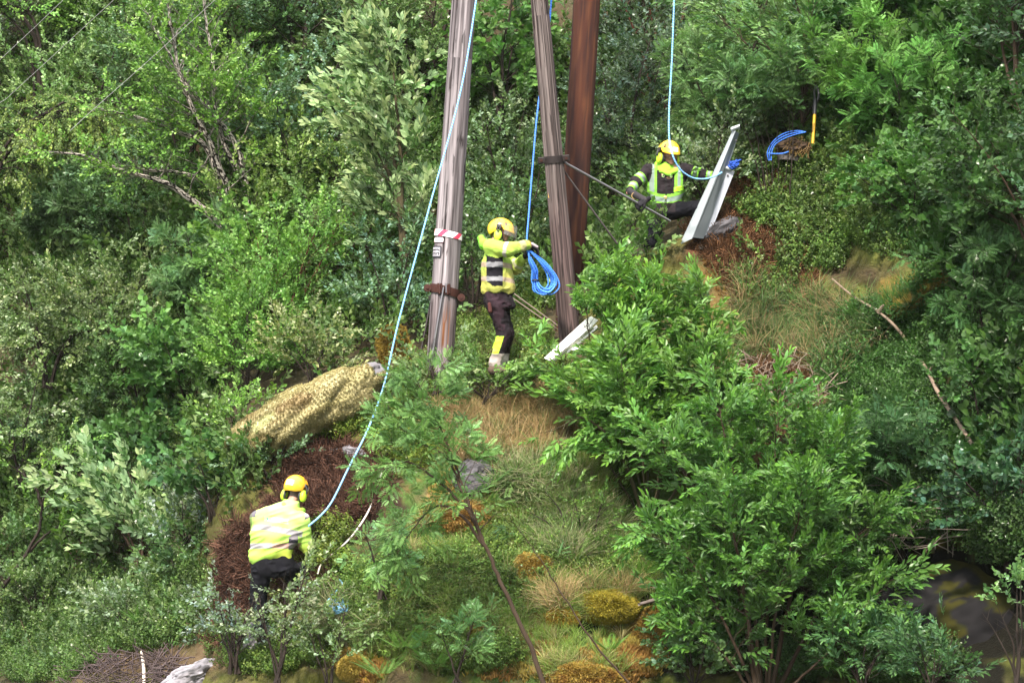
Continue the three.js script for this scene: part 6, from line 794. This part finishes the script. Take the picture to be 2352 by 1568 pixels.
// ---- the bending worker at the lower left, seen from behind
const P1D = groundDepth(640, 1420) - .25, P1O = at(630, 1430, P1D);
const p1 = (x, y, z = 0) => at(x, y, P1D - z).sub(P1O);
{
  const sR = p1(693, 1194, 0), sL = p1(592, 1188, -.02), eR = p1(701, 1252, -.1), wR = p1(702, 1238, -.36), eL = p1(594, 1242, -.2), wL = p1(640, 1270, -.30), hR = p1(656, 1302, 0), hL = p1(600, 1306, 0), kR = p1(688, 1340, -.28), kL = p1(592, 1378, -.06), aR = p1(690, 1415, -.2), aL = p1(600, 1448, -.02);
  const hc = p1(682, 1131, -.16), hq = new THREE.Quaternion().setFromEuler(new THREE.Euler(.28, Math.PI - .45, .12, 'YXZ'));
  const bodyL = [[p1(645, 1205), p1(630, 1280), .10, .09], [sR, sL, .06, .06], [sR, eR, .045, .04], [eR, wR, .038, .028], [sL, eL, .045, .04], [eL, wL, .038, .028], [hR, kR, .075, .05], [kR, aR, .05, .036], [hL, kL, .075, .05], [kL, aL, .05, .036], [p1(660, 1170, -.08), hc, .056, .058]];
  const T = obj('person', mergeGeometries([meshOf(bodyL, .05, .02, () => [.40, .21, .15]), headGeo(hc, hq, .8)]), skinMat); T.position.copy(P1O);
  tag(T, 'man in bright lime jacket seen from behind, bending over at the peat bank', 'person');
  const arms = [[sR, eR], [eR, wR], [sL, eL], [eL, wL], [p1(645, 1190), p1(625, 1280), .27]];
  const JL = [[p1(610, 1190, 0), p1(603, 1225, 0), .115, .13], [p1(674, 1192, 0), p1(664, 1228, 0), .105, .125], [p1(643, 1186, -.02), p1(636, 1230, .03), .12, .14], [p1(600, 1230), p1(598, 1272), .12, .115], [p1(660, 1232), p1(646, 1272), .12, .115], [p1(632, 1235, .03), p1(624, 1268, .03), .14, .13], [sR, eR, .09, .082], [eR, wR, .08, .052], [sL, eL, .088, .078], [eL, wL, .076, .05], [p1(655, 1178, -.03), p1(672, 1160, -.1), .09, .08], [p1(618, 1182, -.02), p1(664, 1166, -.06), .085, .09], [p1(592, 1276), p1(592, 1280), .11, .105], [p1(648, 1274), p1(648, 1280), .11, .10]];
  const J = meshOf(JL, .045, .008, p => {
    const [x, y] = pxOf(p, P1O), [w, t] = nearest(p, arms); let c = mix3([.46, .68, .19], [.35, .58, .10], sm(1190, 1260, y)); c = mix3(c, [.52, .47, .06], sm(1238, 1290, y) * sm(610, 655, x) * .75); c = mix3(c, [.4, .62, .05], .25 * sm(.1, .5, noise(p.x * 8, p.y * 8, p.z * 8)));
    if (w === 4 || w > 4) { const k1 = y - (1205 + Math.max(0, x - 615) * .2), k2 = y - (1247 + Math.max(0, 600 - x) * .03); if (k1 > 0 && k1 < 13) c = [.27, .26, .28]; if (k2 > 0 && k2 < 12.5) c = x > 625 ? [.40, .25, .22] : [.28, .27, .29]; if (x > 662 && x < 684 && y > 1222 && y < 1262 && y > 1226 + (672 - x) * .9) c = k2 > 0 && k2 < 12 ? [.2, .18, .2] : k1 > 0 && k1 < 22 ? [.22, .2, .22] : [.035, .032, .045]; }
    if (w === 0 && t < .35 && y > 1178 && y < 1203 && x > 683 && y < 1203 - (x - 683) * .55) c = y < 1187 ? [.45, .38, .42] : [.085, .075, .095];
    if (w === 2 && t < .3 && y > 1172 && y < 1188 && x < 596) c = [.12, .11, .13]; if (w === 2 && x < 578) c = mix3(c, [.1, .12, .06], .6); return c;
  }, p => { const [x, y] = [p.x, p.y]; return -.008 * ridge(noise(p.x * 4, (p.y - p.x * .35) * 17, p.z * 4)) + .006 * noise(p.x * 9, p.y * 11, p.z * 9 + 4); });
  obj('jacket', J, cloth, T);
  obj('collar', meshOf([[p1(652, 1163, 0), p1(684, 1174, -.02), .035, .035], [p1(651, 1161, -.02), p1(655, 1152, -.12), .036, .034], [p1(684, 1174, -.02), p1(695, 1172, -.14), .034, .034]], .03, .008, () => [.35, .60, .08], folds(.003, 16, 16, 3)), cloth, T);
  obj('trousers', meshOf([[hR, kR, .11, .088], [kR, aR, .085, .072], [hL, kL, .112, .09], [kL, aL, .085, .072], [p1(604, 1278), hL, .112, .115], [p1(648, 1278), hR, .112, .115], [p1(626, 1280, .02), p1(628, 1306, .04), .11, .11], [p1(690, 1300, -.02), p1(700, 1312, -.02), .05, .05]], .04, .009, p => [.007, .007, .0105].map(v => v * (.8 + .5 * noise(p.x * 20, p.y * 20, p.z * 20))), folds(.009, 13, 17, 4)), cloth, T);
  for (const a of [aR, aL]) obj('boot', meshOf([[a.clone().add(V(0, .02, 0)), a.clone().add(V(0, -.08, 0)), .058, .055], [a.clone().add(V(0, -.09, .03)), a.clone().add(V(.03, -.10, -.15)), .05, .042]], .04, .009, () => [.03, .025, .02]), cloth, T);
  gloveMesh(T, hand(wR, V(.1, -.2, -.9), V(-.8, -.3, 0), 1, 1.2, 1.05)); gloveMesh(T, hand(wL, V(.5, .1, -.7), V(.3, -.8, 0), -1, 1.1, 1.05));
  onCloth(T, 'back_print', J.f, P1O, 606, 1184, 662, 1196, 8, P1D, logo('#e2ee9a', '#5a7430', 512, 128));
  helmet(T, p1(680, 1120, -.15), hq, { scale: 1.12,  backSticker: std([.85, .8, .72], .5), label: 'yellow orange safety helmet with rear sticker', shell: new THREE.MeshPhysicalMaterial({ color: new THREE.Color().setRGB(0.74, 0.36, 0.02), roughness: .35, clearcoat: .4, clearcoatRoughness: .2 }) });
}
renderer.render(scene, camera);
